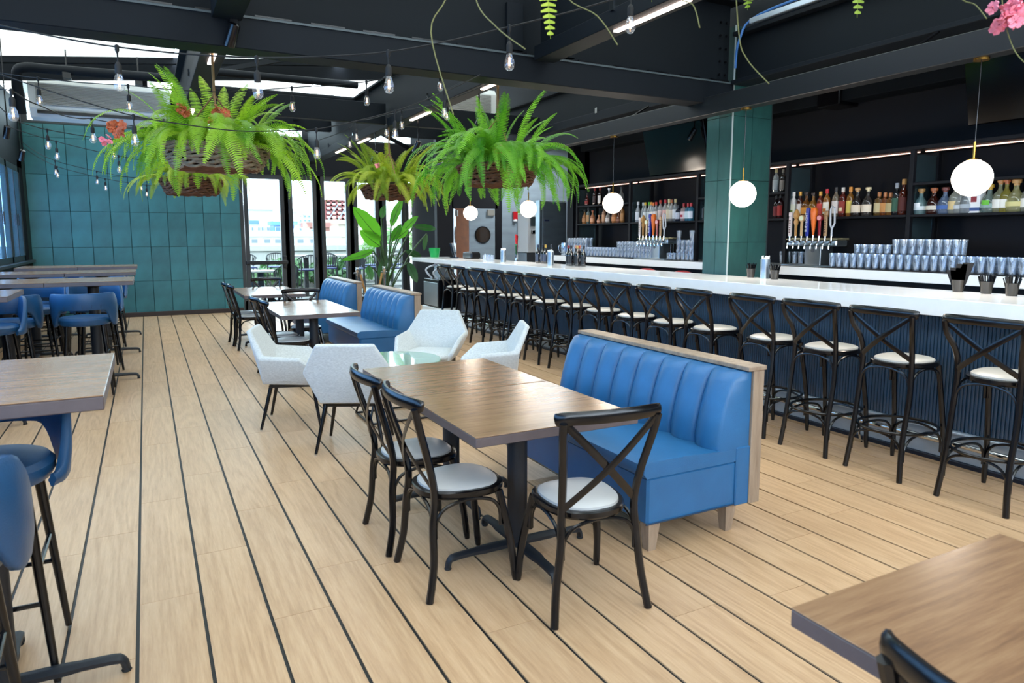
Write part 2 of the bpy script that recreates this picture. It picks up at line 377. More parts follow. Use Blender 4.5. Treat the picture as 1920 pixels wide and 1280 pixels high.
# far glazed wall: frames and door leaves
gz = [1.80, 2.70, 3.38, 4.10, 4.76, 5.38]
structure('wall_glazed', MB().box(1.76, 15.42, 2.86, 5.62, 15.62, 3.62).box(1.76, 15.42, 0, 5.62, 15.62, .02), M_dark, 'dark header above the glazed doors', 'wall')
for i in range(5):
    a, b = gz[i], gz[i+1]
    d = structure('door_%d' % (i+1), MB().box(a-.05, 15.45, .02, a+.04, 15.56, 2.86).box(b-.04, 15.45, .02, b+.05, 15.56, 2.86).box(a, 15.45, 2.76, b, 15.56, 2.86).box(a, 15.45, .02, b, 15.56, .22), M_frame, 'black framed glass patio door leaf', 'door')
    ob('stile', MB().box(a+.05, 15.43, .2, a+.13, 15.53, 2.76, b=.004), M_frame, d)
    ob('stile', MB().box(b-.13, 15.43, .2, b-.05, 15.53, 2.76, b=.004), M_frame, d)
    ob('pane', MB().box(a+.13, 15.485, .2, b-.13, 15.495, 2.76), M_pane, d, smooth=False)
    if i == 0: ob('push_bar', MB().box(a+.03, 15.36, .98, b-.02, 15.43, 1.06, b=.01).box(b-.12, 15.37, .90, b-.04, 15.43, 1.16, b=.01), M_black, d)
    if i in (1, 2): ob('handle', MB().tube([(b-.09, 15.40, .9), (b-.09, 15.40, 1.12)], .012), M_chrome, d)
# clerestory above header, roof edges
cw = structure('window_20', MB().box(-1.95, 15.44, 3.58, 8.9, 15.6, 3.66).box(-1.95, 15.44, 4.15, 8.9, 15.6, 4.3), M_frame, 'clerestory strip above the glazed doors', 'window')
for x in (-1.9, .6, 1.9, 3.08, 4.4, 5.75, 7.2): ob('mullion', MB().box(x, 15.45, 3.64, x+.14, 15.58, 4.2), M_frame, cw, smooth=False)
ob('pane', MB().box(-1.9, 15.5, 3.66, 7.3, 15.51, 4.2), M_pane, cw, smooth=False)
# bar side walls
structure('wall_right', MB().box(7.25, -3.2, 0, 7.45, 10.9, 3.9).box(7.25, 10.75, 0, 9.0, 10.9, 3.9).box(8.9, 10.8, 0, 9.05, 14.2, 3.9), M_dark, 'near black wall behind the bar', 'wall')
structure('wall_kitchen', MB().box(5.55, 14.0, 0, 5.93, 14.15, 3.9).box(6.95, 14.0, 0, 7.1, 14.15, 3.9).box(5.9, 14.0, 2.175, 7.0, 14.15, 3.9), M_dark, 'dark wall around the kitchen doors', 'wall')
structure('wall_entry', MB().box(5.55, 14.16, 0, 5.65, 15.6, 3.9), M_ceil, 'black return wall beside the glass doors', 'wall')
structure('wall_steel', MB().box(7.1, 13.98, 0, 8.95, 14.12, 3.9), M_stain2, 'steel clad kitchen wall', 'wall')
structure('wall_passage', MB().box(5.66, 15.3, 0, 7.1, 15.4, 3.6), M_brown, 'brown wall inside the kitchen passage', 'wall')
structure('wall_back', MB().box(-2.05, -3.35, 0, 7.45, -3.2, 2.3).box(-2.05, -3.35, 3.6, 7.45, -3.2, 3.9), M_dark, 'unseen dark wall behind the viewer, shaped for the light', 'wall')  # unseen wall, solid below and open above to shape the light from behind
structure('ceiling', MB().box(5.95, -3.2, 3.75, 9.0, 15.6, 3.9), M_ceil, 'dark ceiling over the bar', 'ceiling')
# glass roof: panes between sloping bars
def rz_(x): return 4.25+.10*x
rf = structure('ceiling_roof_glass', MB().box(-2.05, -3.2, 3.1, -1.9, 15.6, 3.98).box(5.72, -3.2, 3.75, 5.98, 15.6, 4.95), M_steel, 'glazed roof over the dining floor', 'roof')
yy = [-3.2, -.9, 1.2, 3.3, 5.5, 9.2, 12.6, 15.6]
for i in range(7):
    for x0, x1 in ((-1.9, .55), (.75, 3.15), (3.35, 5.75)):
        ob('pane', MB().add([(x0, yy[i], rz_(x0)), (x1, yy[i], rz_(x1)), (x1, yy[i+1], rz_(x1)), (x0, yy[i+1], rz_(x0)), (x0, yy[i], rz_(x0)+.01), (x1, yy[i], rz_(x1)+.01), (x1, yy[i+1], rz_(x1)+.01), (x0, yy[i+1], rz_(x0)+.01)],
            [(0, 3, 2, 1), (4, 5, 6, 7), (0, 1, 5, 4), (1, 2, 6, 5), (2, 3, 7, 6), (3, 0, 4, 7)]), M_roofp, rf, smooth=False)
for y in (-.9, 1.2, 3.3, 5.5, 12.45, 12.85):
    ob('glazing_bar', MB().loft([[(x, y-.05, rz_(x)-(.22 if y == 12.85 else .06)), (x, y+.05, rz_(x)-(.22 if y == 12.85 else .06)), (x, y+.05, rz_(x)+.03), (x, y-.05, rz_(x)+.03)] for x in (-1.95, 5.8)]), M_steel, rf, smooth=False)
# ================================================================== STEEL BEAMS
b = thing('ceiling_beam', 'big dark steel girder crossing the whole room to the teal column', 'beam', (0, 0, 0))
ob('bottom_flange', MB().box(-1.9, 5.55, 2.93, 5.54, 5.80, 3.15, b=.006), M_steel, b)
ob('web', MB().box(-1.9, 5.64, 3.15, 5.54, 5.70, 3.95), M_steel2, b, smooth=False)
ob('top_flange', MB().box(-1.9, 5.5, 3.95, 5.6, 5.85, 4.0, b=.005), M_steel, b)
ob('flange_lip', MB().box(-1.9, 5.540, 3.146, 5.53, 5.56, 3.162), mat('grey_primer', '#3f494c', .5), b, smooth=False)
e = MB()
for i in range(18): e.box(-1.6+i*.4, 5.538, 3.162, -1.6+i*.4+.26, 5.60, 3.174)
o_ = ob('dark_slots', e, M_black, b, smooth=False); o_['kind'] = 'stuff'
ob('splice_plate', MB().box(2.9, 5.60, 3.2, 3.06, 5.64, 3.6, b=.004).box(3.5, 5.60, 3.2, 3.6, 5.64, 3.6, b=.004), M_steel, b)
for x in (5.40, 5.48):
    for k in range(5): ob('bolt', MB().lathe([(.012, 0), (.012, .015)], 6), M_black, b, loc=(x, 5.63, 3.25+k*.13)).rotation_euler = (PI/2, 0, 0)
def rafter(x, y0, y1, label, z=3.10, wt=.66, led=()):
    b = thing('rafter', label, 'beam', (x, 0, 0))
    ob('channel', MB().box(-.10, y0, z, .10, y1, z+.12, b=.004), M_steel, b)
    ob('web', MB().box(-.035, y0, z+.12, .035, y1, z+wt), M_steel2, b, smooth=False)
    ob('flange', MB().box(-.11, y0, z+wt, .11, y1, z+wt+.03, b=.003), M_steel, b)
    for a, c in led: ob('light_strip', MB().box(-.022, a, z-.014, .022, c, z-.001, b=.002), M_led, b)
    k = y0+.5
    while k < y1: ob('clip', MB().box(-.115, k, z+.10, -.10, k+.05, z+.17).box(-.10, k+.01, z+.12, -.05, k+.03, z+.14), M_chrome, b, smooth=False); k += 1.7
    return b
rafter(.6, 5.82, 15.3, 'steel rafter above the left hanging fern basket', led=[(6.4, 6.9), (9.4, 10.2), (12, 12.8)])
rafter(3.2, 5.82, 15.3, 'steel rafter running from the girder towards the glass doors', led=[(6.3, 6.75), (8.25, 8.95), (10.9, 11.5), (12.4, 13.0)])
rafter(3.2, -3, 5.48, 'near steel rafter with a bright light strip at top centre', led=[(3.62, 4.42), (1.2, 2.2)])
rafter(.6, -3, 5.48, 'near steel rafter on the left, above the frame', led=[(1.2, 2.2)])
rafter(5.72, 5.95, 13.9, 'steel beam running from the column over the far end of the bar', z=3.16, wt=.55)
bb = thing('ceiling_beam', 'deep dark beam from the column towards the upper right corner', 'beam', (5.6, 0, 0))
ob('bottom_flange', MB().box(-.12, -3, 3.14, .12, 5.54, 3.18, b=.004), M_steel, bb)
ob('web', MB().box(-.03, -3, 3.18, .03, 5.54, 3.62), M_steel2, bb, smooth=False)
ob('top_flange', MB().box(-.12, -3, 3.62, .12, 5.54, 3.66, b=.004), M_steel, bb)
ob('cable_tray', MB().box(-.14, 2.5, 3.68, -.04, 5.3, 3.73, b=.004), M_kick, bb)
ob('cable', MB().tube(cat([(-.10, 2.5, 3.75), (-.08, 4, 3.77), (-.1, 5.2, 3.75), (-.16, 5.4, 3.55), (-.1, 5.5, 3.3)]), .012), mat('blue_cable', '#2a5f9c', .5), bb)
pc = thing('pendant_channel', 'long black channel carrying the globe pendants over the bar', 'rail', (5.2, 0, 0))
ob('channel', MB().box(-.07, -2.5, 2.80, .07, 13.4, 2.98, b=.005), mat('channel_black', '#15171a', .45), pc)
for y in (1, 3.4, 6.9, 9.5, 12): ob('hanger', MB().tube([(0, y, 2.97), (.3, y, 3.14)], .012), M_black, pc)
ob('junction_box', MB().box(.20, 5.30, 3.66, .42, 5.5, 3.84, b=.008), M_wcab, bb, label='white junction box')
# purlins and cross members beyond the girder
for y, z0, z1, lb in ((9.7, 3.14, 3.42, 'cross beam between the rafters behind the hanging ferns'), (12.9, 3.45, 3.70, 'far cross beam nearer to the glass doors')):
    t = thing('cross_beam', lb, 'beam')
    for x0, x1 in ((.7, 3.1), (3.3, 5.6)): ob('segment', MB().box(x0, y, z0, x1, y+.12, z1, b=.004), M_steel, t)
t = thing('roof_brace', 'diagonal steel braces under the glass roof', 'brace')
ob('brace', MB().tube([(.75, 12.8, 4.15), (3.1, 9.9, 4.3)], (.05, .03), 4), M_steel, t); ob('brace', MB().tube([(2.2, 9.8, 4.28), (3.1, 7.0, 4.4)], (.06, .04), 4), M_steel, t)
ob('brace', MB().tube([(1.2, 15.4, 3.4), (3.1, 11.6, 3.75)], (.05, .03), 4), M_steel, t); ob('brace', MB().tube([(3.3, 11.5, 3.4), (5.4, 15.3, 3.55)], (.05, .03), 4), M_steel, t)
t = thing('roof_pipe', 'grey painted pipe with an elbow above the white air unit', 'pipe')
ob('pipe', MB().tube(cat([(-1.45, 12.2, 3.3), (-1.45, 12.05, 3.8), (-1.35, 12.0, 3.9), (-1.1, 12, 3.91)], 5)+[Vector((.48, 11.9, 3.92))], .065, 12), M_steel, t)
for x in (-.9, .0): ob('bracket', MB().box(x, 11.93, 3.8, x+.10, 12.1, 3.88).tube([(x+.05, 12, 3.95), (x+.05, 12, 4.2)], .01), M_black, t)
t = thing('roof_pipe', 'pair of grey pipes under the roof between the two rafters', 'pipe')
for z, y, r in ((3.93, 11.2, .055), (3.72, 11.35, .05), (3.62, 11.45, .035)): ob('pipe', MB().tube([(.72, y, z), (3.12, y, z+.02)], r, 12), M_steel, t)
# air units
def air_unit(loc, wd, label):
    t = thing('air_unit', label, 'air conditioner', loc)
    ring = lambda x: [(x, 0, .60), (x, -.30, .60), (x, -.36, .52), (x, -.33, .15), (x, -.25, .02), (x, 0, 0)]
    ob('casing', MB().loft([ring(0), ring(wd)]), M_wcab, t, ang=25)
    s = MB()
    for k in range(14): s.box(.10, -.366+.002*k*0, .20+k*.022, wd-.1, -.345, .214+k*.022)
    ob('grille', s, M_slat, t, smooth=False)
    ob('outlet', MB().box(.1, -.345, .07, wd-.1, -.27, .115), M_black, t, smooth=False)
    for k in range(2): ob('bracket', MB().box(.3+k*(wd-.7), -.2, .6, .38+k*(wd-.7), -.1, .72), M_black, t, smooth=False)
    return t
air_unit((-1.45, 13.4, 3.38), 1.95, 'long white air unit high above the teal wall')
air_unit((3.5, 11.2, 3.42), 1.9, 'long white air unit behind the right hanging fern')
# ducts over the bar
t = thing('air_duct', 'dark grey square duct along the wall above the bottle shelves', 'duct')
ob('duct', MB().box(6.95, 1.0, 3.07, 7.24, 5.35, 3.30, b=.006), M_steel, t)
ob('duct', MB().box(6.95, 5.6, 3.07, 7.24, 10.6, 3.22, b=.006), M_steel, t)
ob('collar', MB().box(6.9, 5.33, 3.03, 7.24, 5.62, 3.33, b=.01), M_black, t)
for i, (x, y, z) in enumerate(((6.7, 4.6, 3.32), (6.6, 6.6, 3.0), (3.28, 7.0, 2.80), (at(440, 48, Y=5.42).x, 5.46, at(440, 48, Y=5.42).z), (3.28, 8.9, 2.80), (3.12, 10.3, 2.80), (6.6, 7.3, 2.98), (at(14, 240, X=-1.5).x, at(14, 240, X=-1.5).y, at(14, 240, X=-1.5).z), (at(42, 285, X=-1.6).x, at(42, 285, X=-1.6).y, at(42, 285, X=-1.6).z))):
    t = thing('spotlight', ['black spotlight above the long bottle shelf', 'small black spotlight beside the column', 'black spotlight hanging left of the right fern', 'black spotlight on the big girder at upper left', 'black spotlight right of the far rafter', 'black spotlight near the middle rafter, far away', 'black spotlight above the left television', 'black spotlight at the left edge above the windows', 'black spotlight in the corner above the left windows'][i], 'spotlight', (x, y, z))
    ob('body', MB().lathe([(.035, -.14), (.04, -.13), (.04, .02), (.03, .03)], 14), M_black, t).rotation_euler = (D(25), D(15), 0)
    zt = {0: 3.76, 1: 3.76, 2: 3.11, 3: z+.02, 4: 3.11, 5: 3.11, 6: 3.76, 7: 4.1, 8: 4.1}[i]; ob('stem', MB().tube([(0, 0, .02), (0, 0, max(.06, zt-z))], .008), M_black, t)
    if i == 3: ob('bracket', MB().box(-.03, -.02, .02, .03, .095, .06, b=.004), M_black, t)
# TVs
for lb, loc, rz in (('left television tilted down beside the teal column', (6.75, 7.85, 2.80), 0), ('right television hanging at the top right corner', (6.75, 3.25, 2.92), 0)):
    t = thing('television', lb, 'television', loc, rz)
    o = ob('screen', MB().box(-.02, -.62, -.33, .0, .62, .33, b=.003), M_scr, t); o.rotation_euler = (0, D(-14), 0)
    o = ob('case', MB().box(.0, -.63, -.34, .05, .63, .34, b=.01), M_black, t); o.rotation_euler = (0, D(-14), 0)
    ob('bracket', MB().tube([(.05, 0, 0), (.3, 0, .1), (.48, 0, .1)], .02), M_black, t)
# ================================================================== COLUMN
cx0, cx1, cy0, cy1 = 5.56, 6.14, 5.57, 5.95
c = thing('tiled_column', 'teal tiled square column standing behind the bar counter', 'column', (0, 0, 0))
ob('core', MB().box(cx0+.012, cy0+.012, 0, cx1-.012, cy1-.012, 3.75), M_grout, c, smooth=False)
z = .18
tz = []
zj = [0, .18, .845, 1.51, 2.175, 2.84, 3.18]
TA = MB().box(-.5, -.006, -.5, .5, .006, .5).mesh('tile', M_tilec, False)
for a, bz in zip(zj[:-1], zj[1:]):
    for k in range(2):
        wx = (cx1-cx0)/2; wy = (cy1-cy0)/2
        for (px, py, sx, rot) in ((cx0+wx*(k+.5), cy0+.006, wx-.006, 0), (cx0+wx*(k+.5), cy1-.006, wx-.006, 0), (cx0+.006, cy0+wy*(k+.5), wy-.006, PI/2), (cx1-.006, cy0+wy*(k+.5), wy-.006, PI/2)):
            o = ob('tile', TA, parent=c, loc=(px, py, (a+bz)/2), rz=rot); o.scale = (sx, 1, bz-a-.005)
ob('corner_trim', MB().box(cx0-.004, cy0-.004, 0, cx0+.008, cy0+.008, 3.75), mat('satin_trim', '#aebabb', .45, metal=.2), c, smooth=False, label='steel corner strip')
ob('corner_trim', MB().box(cx1-.008, cy0-.004, 0, cx1+.004, cy0+.008, 3.75), M_frame, c, smooth=False)
# ================================================================== BAR
bf = thing('bar', 'long navy fluted tile bar front behind the row of stools', 'bar', (4.9, 0, 0))
ob('carcass', MB().box(.012, -1.0, 0, .12, 11.28, 1.04), M_dark, bf, smooth=False)
ob('kick_plate', MB().box(-.004, -1.0, .03, .012, 11.28, .235, b=.003), M_kick, bf)
ob('kick_ledge', MB().box(-.05, -1.0, .225, .012, 11.28, .24, b=.003), M_kick, bf)
ob('skirting', MB().box(-.03, -1.0, 0, .012, 11.28, .03, b=.002), mat('navy_skirting', '#0d1626', .4), bf)
pr_ = []
for k in range(4):
    for j in range(5):
        a = PI*j/4; pr_.append((-.010*math.sin(a), -.049+.0245*k+.0245*(1-math.cos(a))/2))
rings = [[(x, y, z) for x, y in pr_]+[(.012, .049, z), (.012, -.049, z)] for z in (.242, 1.04)]
fm = MB().loft(rings).mesh('fluted_panel', M_flute, True, 50)
for i in range(122):
    y = -.9+i*.1
    if y < 11.22: ob('fluted_panel', fm, parent=bf, loc=(0, y, 0))
fr = thing('foot_rail', 'polished steel foot rail along the foot of the bar', 'rail', (4.79, 0, 0))
ob('rail', MB().tube([(0, -1, .175), (0, 11.2, .175)], .019, 12), M_chrome, fr)
for y in (.6, 3.35, 6.1, 8.8): ob('bracket', MB().tube(cat([(0, y, .17), (-.005, y, .10), (.01, y, .03), (.04, y, .0)]), .010), M_chrome, fr)
cn = thing('bar_counter', 'long thick white quartz bar counter', 'counter', (0, 0, 0))
ob('slab', MB().box(4.72, -1.2, 1.04, 5.52, 11.25, 1.16, b=.004), M_quartz, cn)
ob('end_slab', MB().box(4.76, 11.254, 1.075, 5.52, 13.4, 1.15, b=.004), M_quartz, cn)
us = thing('bar_back_cabinet', 'dark cabinets under the far side of the bar counter', 'cabinet', (0, 0, 0))
ob('body', MB().box(5.1, -1.0, 0, 5.50, 11.2, 1.0), M_dark, us, smooth=False)
ob('body', MB().box(4.98, 11.3, 0, 5.45, 11.6, 1.06), M_dark, us, smooth=False); ob('end_panel', MB().box(5.2, 13.0, 0, 5.5, 13.3, 1.06), M_stain2, us, smooth=False)
ub = thing('ice_box', 'silver fronted box with hoses under the far end of the counter', 'appliance', (4.68, 11.8, 0))
ob('body', MB().box(.01, 0, .26, .55, .75, .78, b=.008), M_black, ub); ob('front_panel', MB().box(-.004, .02, .29, .012, .73, .72, b=.003), M_stain, ub)
ob('base', MB().box(.0, -.1, .02, .55, .85, .255, b=.01), M_wcab, ub)
for q in ([(.1, .55, .78), (.0, .6, .95), (.2, .5, 1.05), (.35, .4, 1.07)], [(.12, .3, .78), (.05, .35, .9), (.15, .2, 1.02), (.3, .1, 1.07)]): ob('hose', MB().tube(cat(q, 8), .018), mat('white_hose', '#c9cdd0', .4), ub)
# back counter
kc = thing('back_counter', 'white topped counter below the bottle shelves', 'counter', (0, 0, 0))
ob('slab', MB().box(6.45, -.5, 1.14, 7.22, 10.7, 1.235, b=.004), M_quartz, kc)
ob('cabinet', MB().box(6.55, -.5, 0, 7.22, 10.7, 1.14), M_dark, kc, smooth=False)
for i in range(14): ob('door', MB().box(6.53, -.45+i*.79, .12, 6.552, -.45+i*.79+.77, .98, b=.003), M_stain2, kc)
ob('sink_edge', MB().box(6.30, .3, 1.0, 6.5, 5.2, 1.03, b=.004), M_stain, kc)
ob('mat', MB().box(6.52, 1.5, 1.235, 6.95, 5.15, 1.245), M_rubber, kc, smooth=False, label='black rubber bar mat'); ob('mat', MB().box(6.52, 7.7, 1.235, 6.95, 10.4, 1.245), M_rubber, kc, smooth=False, label='black rubber bar mat')
# shelf unit
sh = thing('bottle_shelves', 'dark metal wall shelving for bottles behind the bar', 'shelf', (0, 0, 0))
dv = [1.35, 2.85, 4.34, 5.85, 7.36, 8.87, 10.38]
for y in dv:
    ob('upright', MB().box(6.74, y-.022, 1.236, 6.785, y+.022, 2.42, b=.002), M_dark, sh)
    ob('upright', MB().box(7.14, y-.022, 1.236, 7.20, y+.022, 2.42, b=.002), M_dark, sh)
    ob('side_glass', MB().box(6.79, y-.004, 1.25, 7.135, y+.004, 2.38), M_shelfg, sh, smooth=False)
ob('top_rail', MB().box(6.74, -.1, 2.42, 7.20, 10.42, 2.455, b=.002), M_dark, sh)
for a, b2 in zip([-.1]+dv[:-1], dv):
    ob('shelf_board', MB().box(6.74, a+.024, 1.765, 7.19, b2-.024, 1.79, b=.002), M_dark, sh)
    ob('light_line', MB().box(6.9, a+.03, 2.405, 6.915, b2-.03, 2.415), M_ledw, sh, smooth=False)
for a, b2 in ((2.85, 4.34), (5.85, 7.36), (8.87, 10.38)): ob('shelf_board', MB().box(6.74, a+.024, 2.075, 7.19, b2-.024, 2.10, b=.002), M_dark, sh)
# ================================================================== PENDANTS
ys = [11.49, 9.35, 7.18, 5.04, 2.90]
lbs = ['farthest glowing globe pendant near the kitchen doors', 'glowing globe pendant second from the far end of the bar', 'glowing globe pendant left of the teal column', 'glowing globe pendant in front of the teal column', 'nearest glowing globe pendant at the right']
pm0 = None
for i, y in enumerate(ys):
    if pm0 is None:
        t = thing('globe_pendant', lbs[i], 'pendant light', (5.2, y, 1.985), group='globe pendants over the bar')
        ob('globe', MB().lathe([(.0, -.125)]+[(.127*math.sin(a), -.127*math.cos(a)) for a in [PI*k/14 for k in range(1, 13)]]+[(.045, .122)], 28), M_globe, t)
        ob('stem', MB().tube([(0, 0, .12), (0, 0, .25)], .009), M_brass, t); ob('cap', MB().lathe([(.045, .12), (.04, .13), (.012, .135)], 16), M_brass, t)
        ob('cord', MB().tube([(0, 0, .25), (0, 0, .80)], .0035, 6), M_black, t); ob('canopy', MB().lathe([(.05, .80), (.05, .814)], 20), M_brass, t)
        pm0 = t
    else: dup(pm0, (5.2, y, 1.985), label=lbs[i])
    l = bpy.data.lights.new('pendant_glow', 'POINT'); l.energy = 14; l.shadow_soft_size = .13; l.color = (1, .86, .72)
    o = bpy.data.objects.new('pendant_glow', l); o.location = (5.2, y, 1.80); COL.objects.link(o)
# ================================================================== BENTWOOD CHAIRS AND STOOLS
def superring(w0, w1, y0, y1, z, n=28, s=1.0, e=2.6):
    r = []
    for k in range(n):
        a = 2*PI*k/n; ca, sa = math.cos(a), math.sin(a)
        u = math.copysign(abs(ca)**(2/e), ca); v = math.copysign(abs(sa)**(2/e), sa)
        y = (y0+y1)/2+v*(y1-y0)/2*s; t = (v+1)/2; wd = (w0*(1-t)+w1*t)*s
        r.append((u*wd, y, z))
    return r
def bentwood(name, label, catg, hs, top, stool, padm):
    t = thing(name, label, catg)
    ft = .205 if not stool else .18
    fy = -.215 if not stool else -.25
    for s in (-1, 1):
        pts = [(s*ft*1.08, fy, 0), (s*ft*.98, fy+.03, hs*.33), (s*.178, -.178, hs*.7), (s*.170, -.165, hs), (s*.178, -.19, hs+.14), (s*.205, -.245, top-.10), (s*.213, -.265, top-.02)]
        ob('leg', MB().tube(cat(pts, 4), .0172, 8), M_black, t)
        fp = [(s*ft, -fy, 0), (s*ft*.95, -fy-.02, hs*.4), (s*.155, .155, hs-.03)]
        ob('leg', MB().tube(cat(fp, 4), [.013]+[.0165]*3+[.018]*4+[.018], 8), M_black, t)
    ob('seat_ring', MB().loft([superring(.165, .205, -.195, .215, hs-.035, s=.96), superring(.165, .205, -.195, .215, hs-.025), superring(.165, .205, -.195, .215, hs-.005), superring(.165, .205, -.195, .215, hs, s=.97)]), M_black, t)
    ob('seat', MB().loft([superring(.165, .205, -.195, .215, hs, s=.88), superring(.165, .205, -.195, .215, hs+.010, s=.87), superring(.165, .205, -.195, .215, hs+.018, s=.78), superring(.165, .205, -.195, .215, hs+.022, s=.4)]), padm, t)
    ob('top_rail', MB().tube(cat([(-.235, -.235, top-.012), (-.20, -.262, top-.004), (-.1, -.292, top), (0, -.302, top+.002), (.1, -.292, top), (.20, -.262, top-.004), (.235, -.235, top-.012)], 4),
       [(.020, .011)]+[(.028, .014)]*23+[(.020, .011)], 10, up=(0, 0, 1)), M_black, t)
    for s in (-1, 1):
        ob('cross_strap', MB().tube([(s*(.200-.370*k/12), -.262+.088*(k/12)-.030*math.sin(PI*k/12)-s*.004, top-.028-(top-hs-.055)*(k/12)) for k in range(13)], (.0035, .0165), 6, up=(0, 1, 0)), M_black, t)
    def arch(p, q, zl, zt, r=.0085):
        P, Q = Vector((*p, 0)), Vector((*q, 0)); Z = Vector((0, 0, 1)); f = lambda k, z: P.lerp(Q, k)+Z*z
        return MB().tube(cat([f(.03, zl), f(.04, zl+(zt-zl)*.5), f(.14, zl+(zt-zl)*.85), f(.32, zt), f(.5, zt+.006), f(.68, zt), f(.86, zl+(zt-zl)*.85), f(.96, zl+(zt-zl)*.5), f(.97, zl)], 3), r, 7)
    R1, R2, A1, A2 = (-.178, -.175), (.178, -.175), (-.17, .165), (.17, .165)
    for p, q in ((R1, R2), (A1, A2), (R1, A1), (R2, A2)): ob('arch_brace', arch(p, q, hs-.19, hs-.045), M_black, t)
    if stool:
        ob('foot_ring', MB().tube([(.235*math.cos(a), .26*math.sin(a), .305) for a in [2*PI*k/32 for k in range(32)]], .010, 8, closed=True, up=(0, 0, 1)), M_black, t)
        R1, R2, A1, A2 = (-.185, -.225), (.185, -.225), (-.178, .225), (.178, .225)
        for p, q in ((R1, R2), (A1, A2), (R1, A1), (R2, A2)): ob('arch_brace', arch(p, q, .13, .285), M_black, t)
    return t
# near table chairs
ch = bentwood('bentwood_chair', 'cross back chair at the near end of the front table, before the blue booth', 'chair', .455, .885, False, M_pad)
ch.location = (1.62, 2.44, 0); ch.rotation_euler = (0, 0, D(-6))
G1 = 'black cross back dining chairs'; ch['group'] = G1
for loc, rz, lb in (((1.215, 2.89), -90, 'near one of the two cross back chairs along the left side of the front table'),
    ((1.20, 3.40), -91, 'cross back chair behind its twin, tucked beside the two grey armchairs'),
    ((1.30, 8.17), -88, 'cross back chair on the left of the middle table, farther of its pair'),
    ((1.34, 7.72), -93, 'cross back chair on the left of the middle table, nearer of its pair'),
    ((1.25, 10.85), -88, 'cross back chair by the teal wall, farther of the pair'),
    ((1.27, 10.36), -90, 'cross back chair by the teal wall, nearer of the pair'),
    ((1.72, 8.86), 178, 'cross back chair at the far end of the middle table'),
    ((1.70, 11.53), 180, 'cross back chair at the far end of the farthest table by the doors'),
    ((1.33, .45), -93, 'cross back chair cut off at the bottom right corner')):
    dup(ch, (*loc, 0), D(rz), lb)
st = bentwood('bar_stool', 'x', 'bar stool', .76, 1.10, True, M_pad2)
sy = [2.215, 2.842, 3.41, 3.95, 4.6, 5.15, 5.72, 6.32, 6.87, 7.48, 8.0, 8.5, 9.13, 9.78, 10.37]
ordn = ['nearest', 'second nearest', 'third nearest', 'fourth nearest', 'fifth nearest', 'sixth nearest', 'seventh nearest', 'middle', 'seventh farthest', 'sixth farthest', 'fifth farthest', 'fourth farthest', 'third farthest', 'second farthest', 'farthest']
for i, y in enumerate(sy):
    lb = 'black cross back bar stool, %s in the row along the bar' % ordn[i]
    rz = D(-90+random.uniform(-3, 3))
    if i == 0: st.location = (4.455, y, 0); st.rotation_euler = (0, 0, D(-89)); st['label'] = lb; st['group'] = 'bar stools along the bar'
    else: dup(st, (4.455+random.uniform(-.01, .01), y, 0), rz, lb)
# ================================================================== TABLES
def table(name, label, w, d, h, arm, round_post=.05, grp=None, th=.045):
    t = thing(name, label, 'table', group=grp)
    ob('tabletop', MB().box(-w/2, -d/2, h-.004, w/2, d/2, h, b=.0015).box(-w/2, -d/2, h-th, w/2, d/2, h-.0045, b=.003, mi=1), [M_top, M_edge], t)
    ob('post', MB().lathe([(round_post, .05), (round_post, h-.08), (round_post*1.6, h-.07), (round_post*1.6, h-th-.001)], 20), M_iron, t)
    ob('top_plate', MB().box(-.2, -.03, h-th-.012, .2, .03, h-th-.0005).box(-.03, -.2, h-th-.012, .03, .2, h-th-.0005), M_iron, t, smooth=False)
    for k in range(4):
        a = PI/2*k; c, s = math.cos(a), math.sin(a)
        f = lambda r, z: (r*c, r*s, z)
        ob('foot', MB().tube(cat([f(.0, .062), f(arm*.5, .06), f(arm*.85, .056), f(arm*.97, .046), f(arm, .012)], 3), [(.020, .034)]*4+[(.017, .026)]*5+[(.014, .022)]*4, 8, up=(0, 0, 1)), M_iron, t)
        ob('glide', MB().lathe([(.016, 0), (.018, .004), (.012, .014)], 10, c=(arm*c, arm*s, 0)), M_rubber, t)
    return t
tb = table('dining_table', 'nearer brown table joined edge to edge, beside the front blue booth', .83, .832, .76, .375, grp='dining tables')
tb.location = (1.565, 2.92, 0)
tb.children[0]['label'] = 'brown wood grain top with grey edge'
for loc, lb, rz in (((1.565, 3.765), 'farther brown table of the joined front pair, behind the nearer one', 0), ((1.61, 7.81), 'nearer table of the joined middle pair by the second booth', 0), ((1.61, 8.62), 'farther table of the joined middle pair, by the far cross back chair', 0),
    ((1.58, 10.56), 'nearer table of the last pair by the doors', 0), ((1.58, 11.37), 'farthest low table by the glass doors', 0), ((1.64, .58), 'brown table cut off at the bottom right corner', 0)):
    dup(tb, (*loc, 0), D(rz), lb)
ht = table('high_table', 'large brown high table at the left edge in the foreground', .78, .84, 1.115, .375, .055, grp='high tables by the windows')
ht.location = (-.525, 2.75, 0)
for loc, lb in (((-1.36, 6.96), 'small visible corner high table at the left edge behind the foreground table'),
    ((-.525, 8.68), 'nearest of the three aisle side high tables before the teal wall'), ((-1.31, 8.68), 'window side high table in the nearest of three rows'),
    ((-.525, 10.67), 'aisle side high table in the middle row'), ((-1.31, 10.67), 'window side high table in the middle row'),
    ((-.525, 12.6), 'aisle side high table in the last row by the teal wall'), ((-1.31, 12.6), 'window side high table in the last row by the corner')):
    dup(ht, (*loc, 0), label=lb)
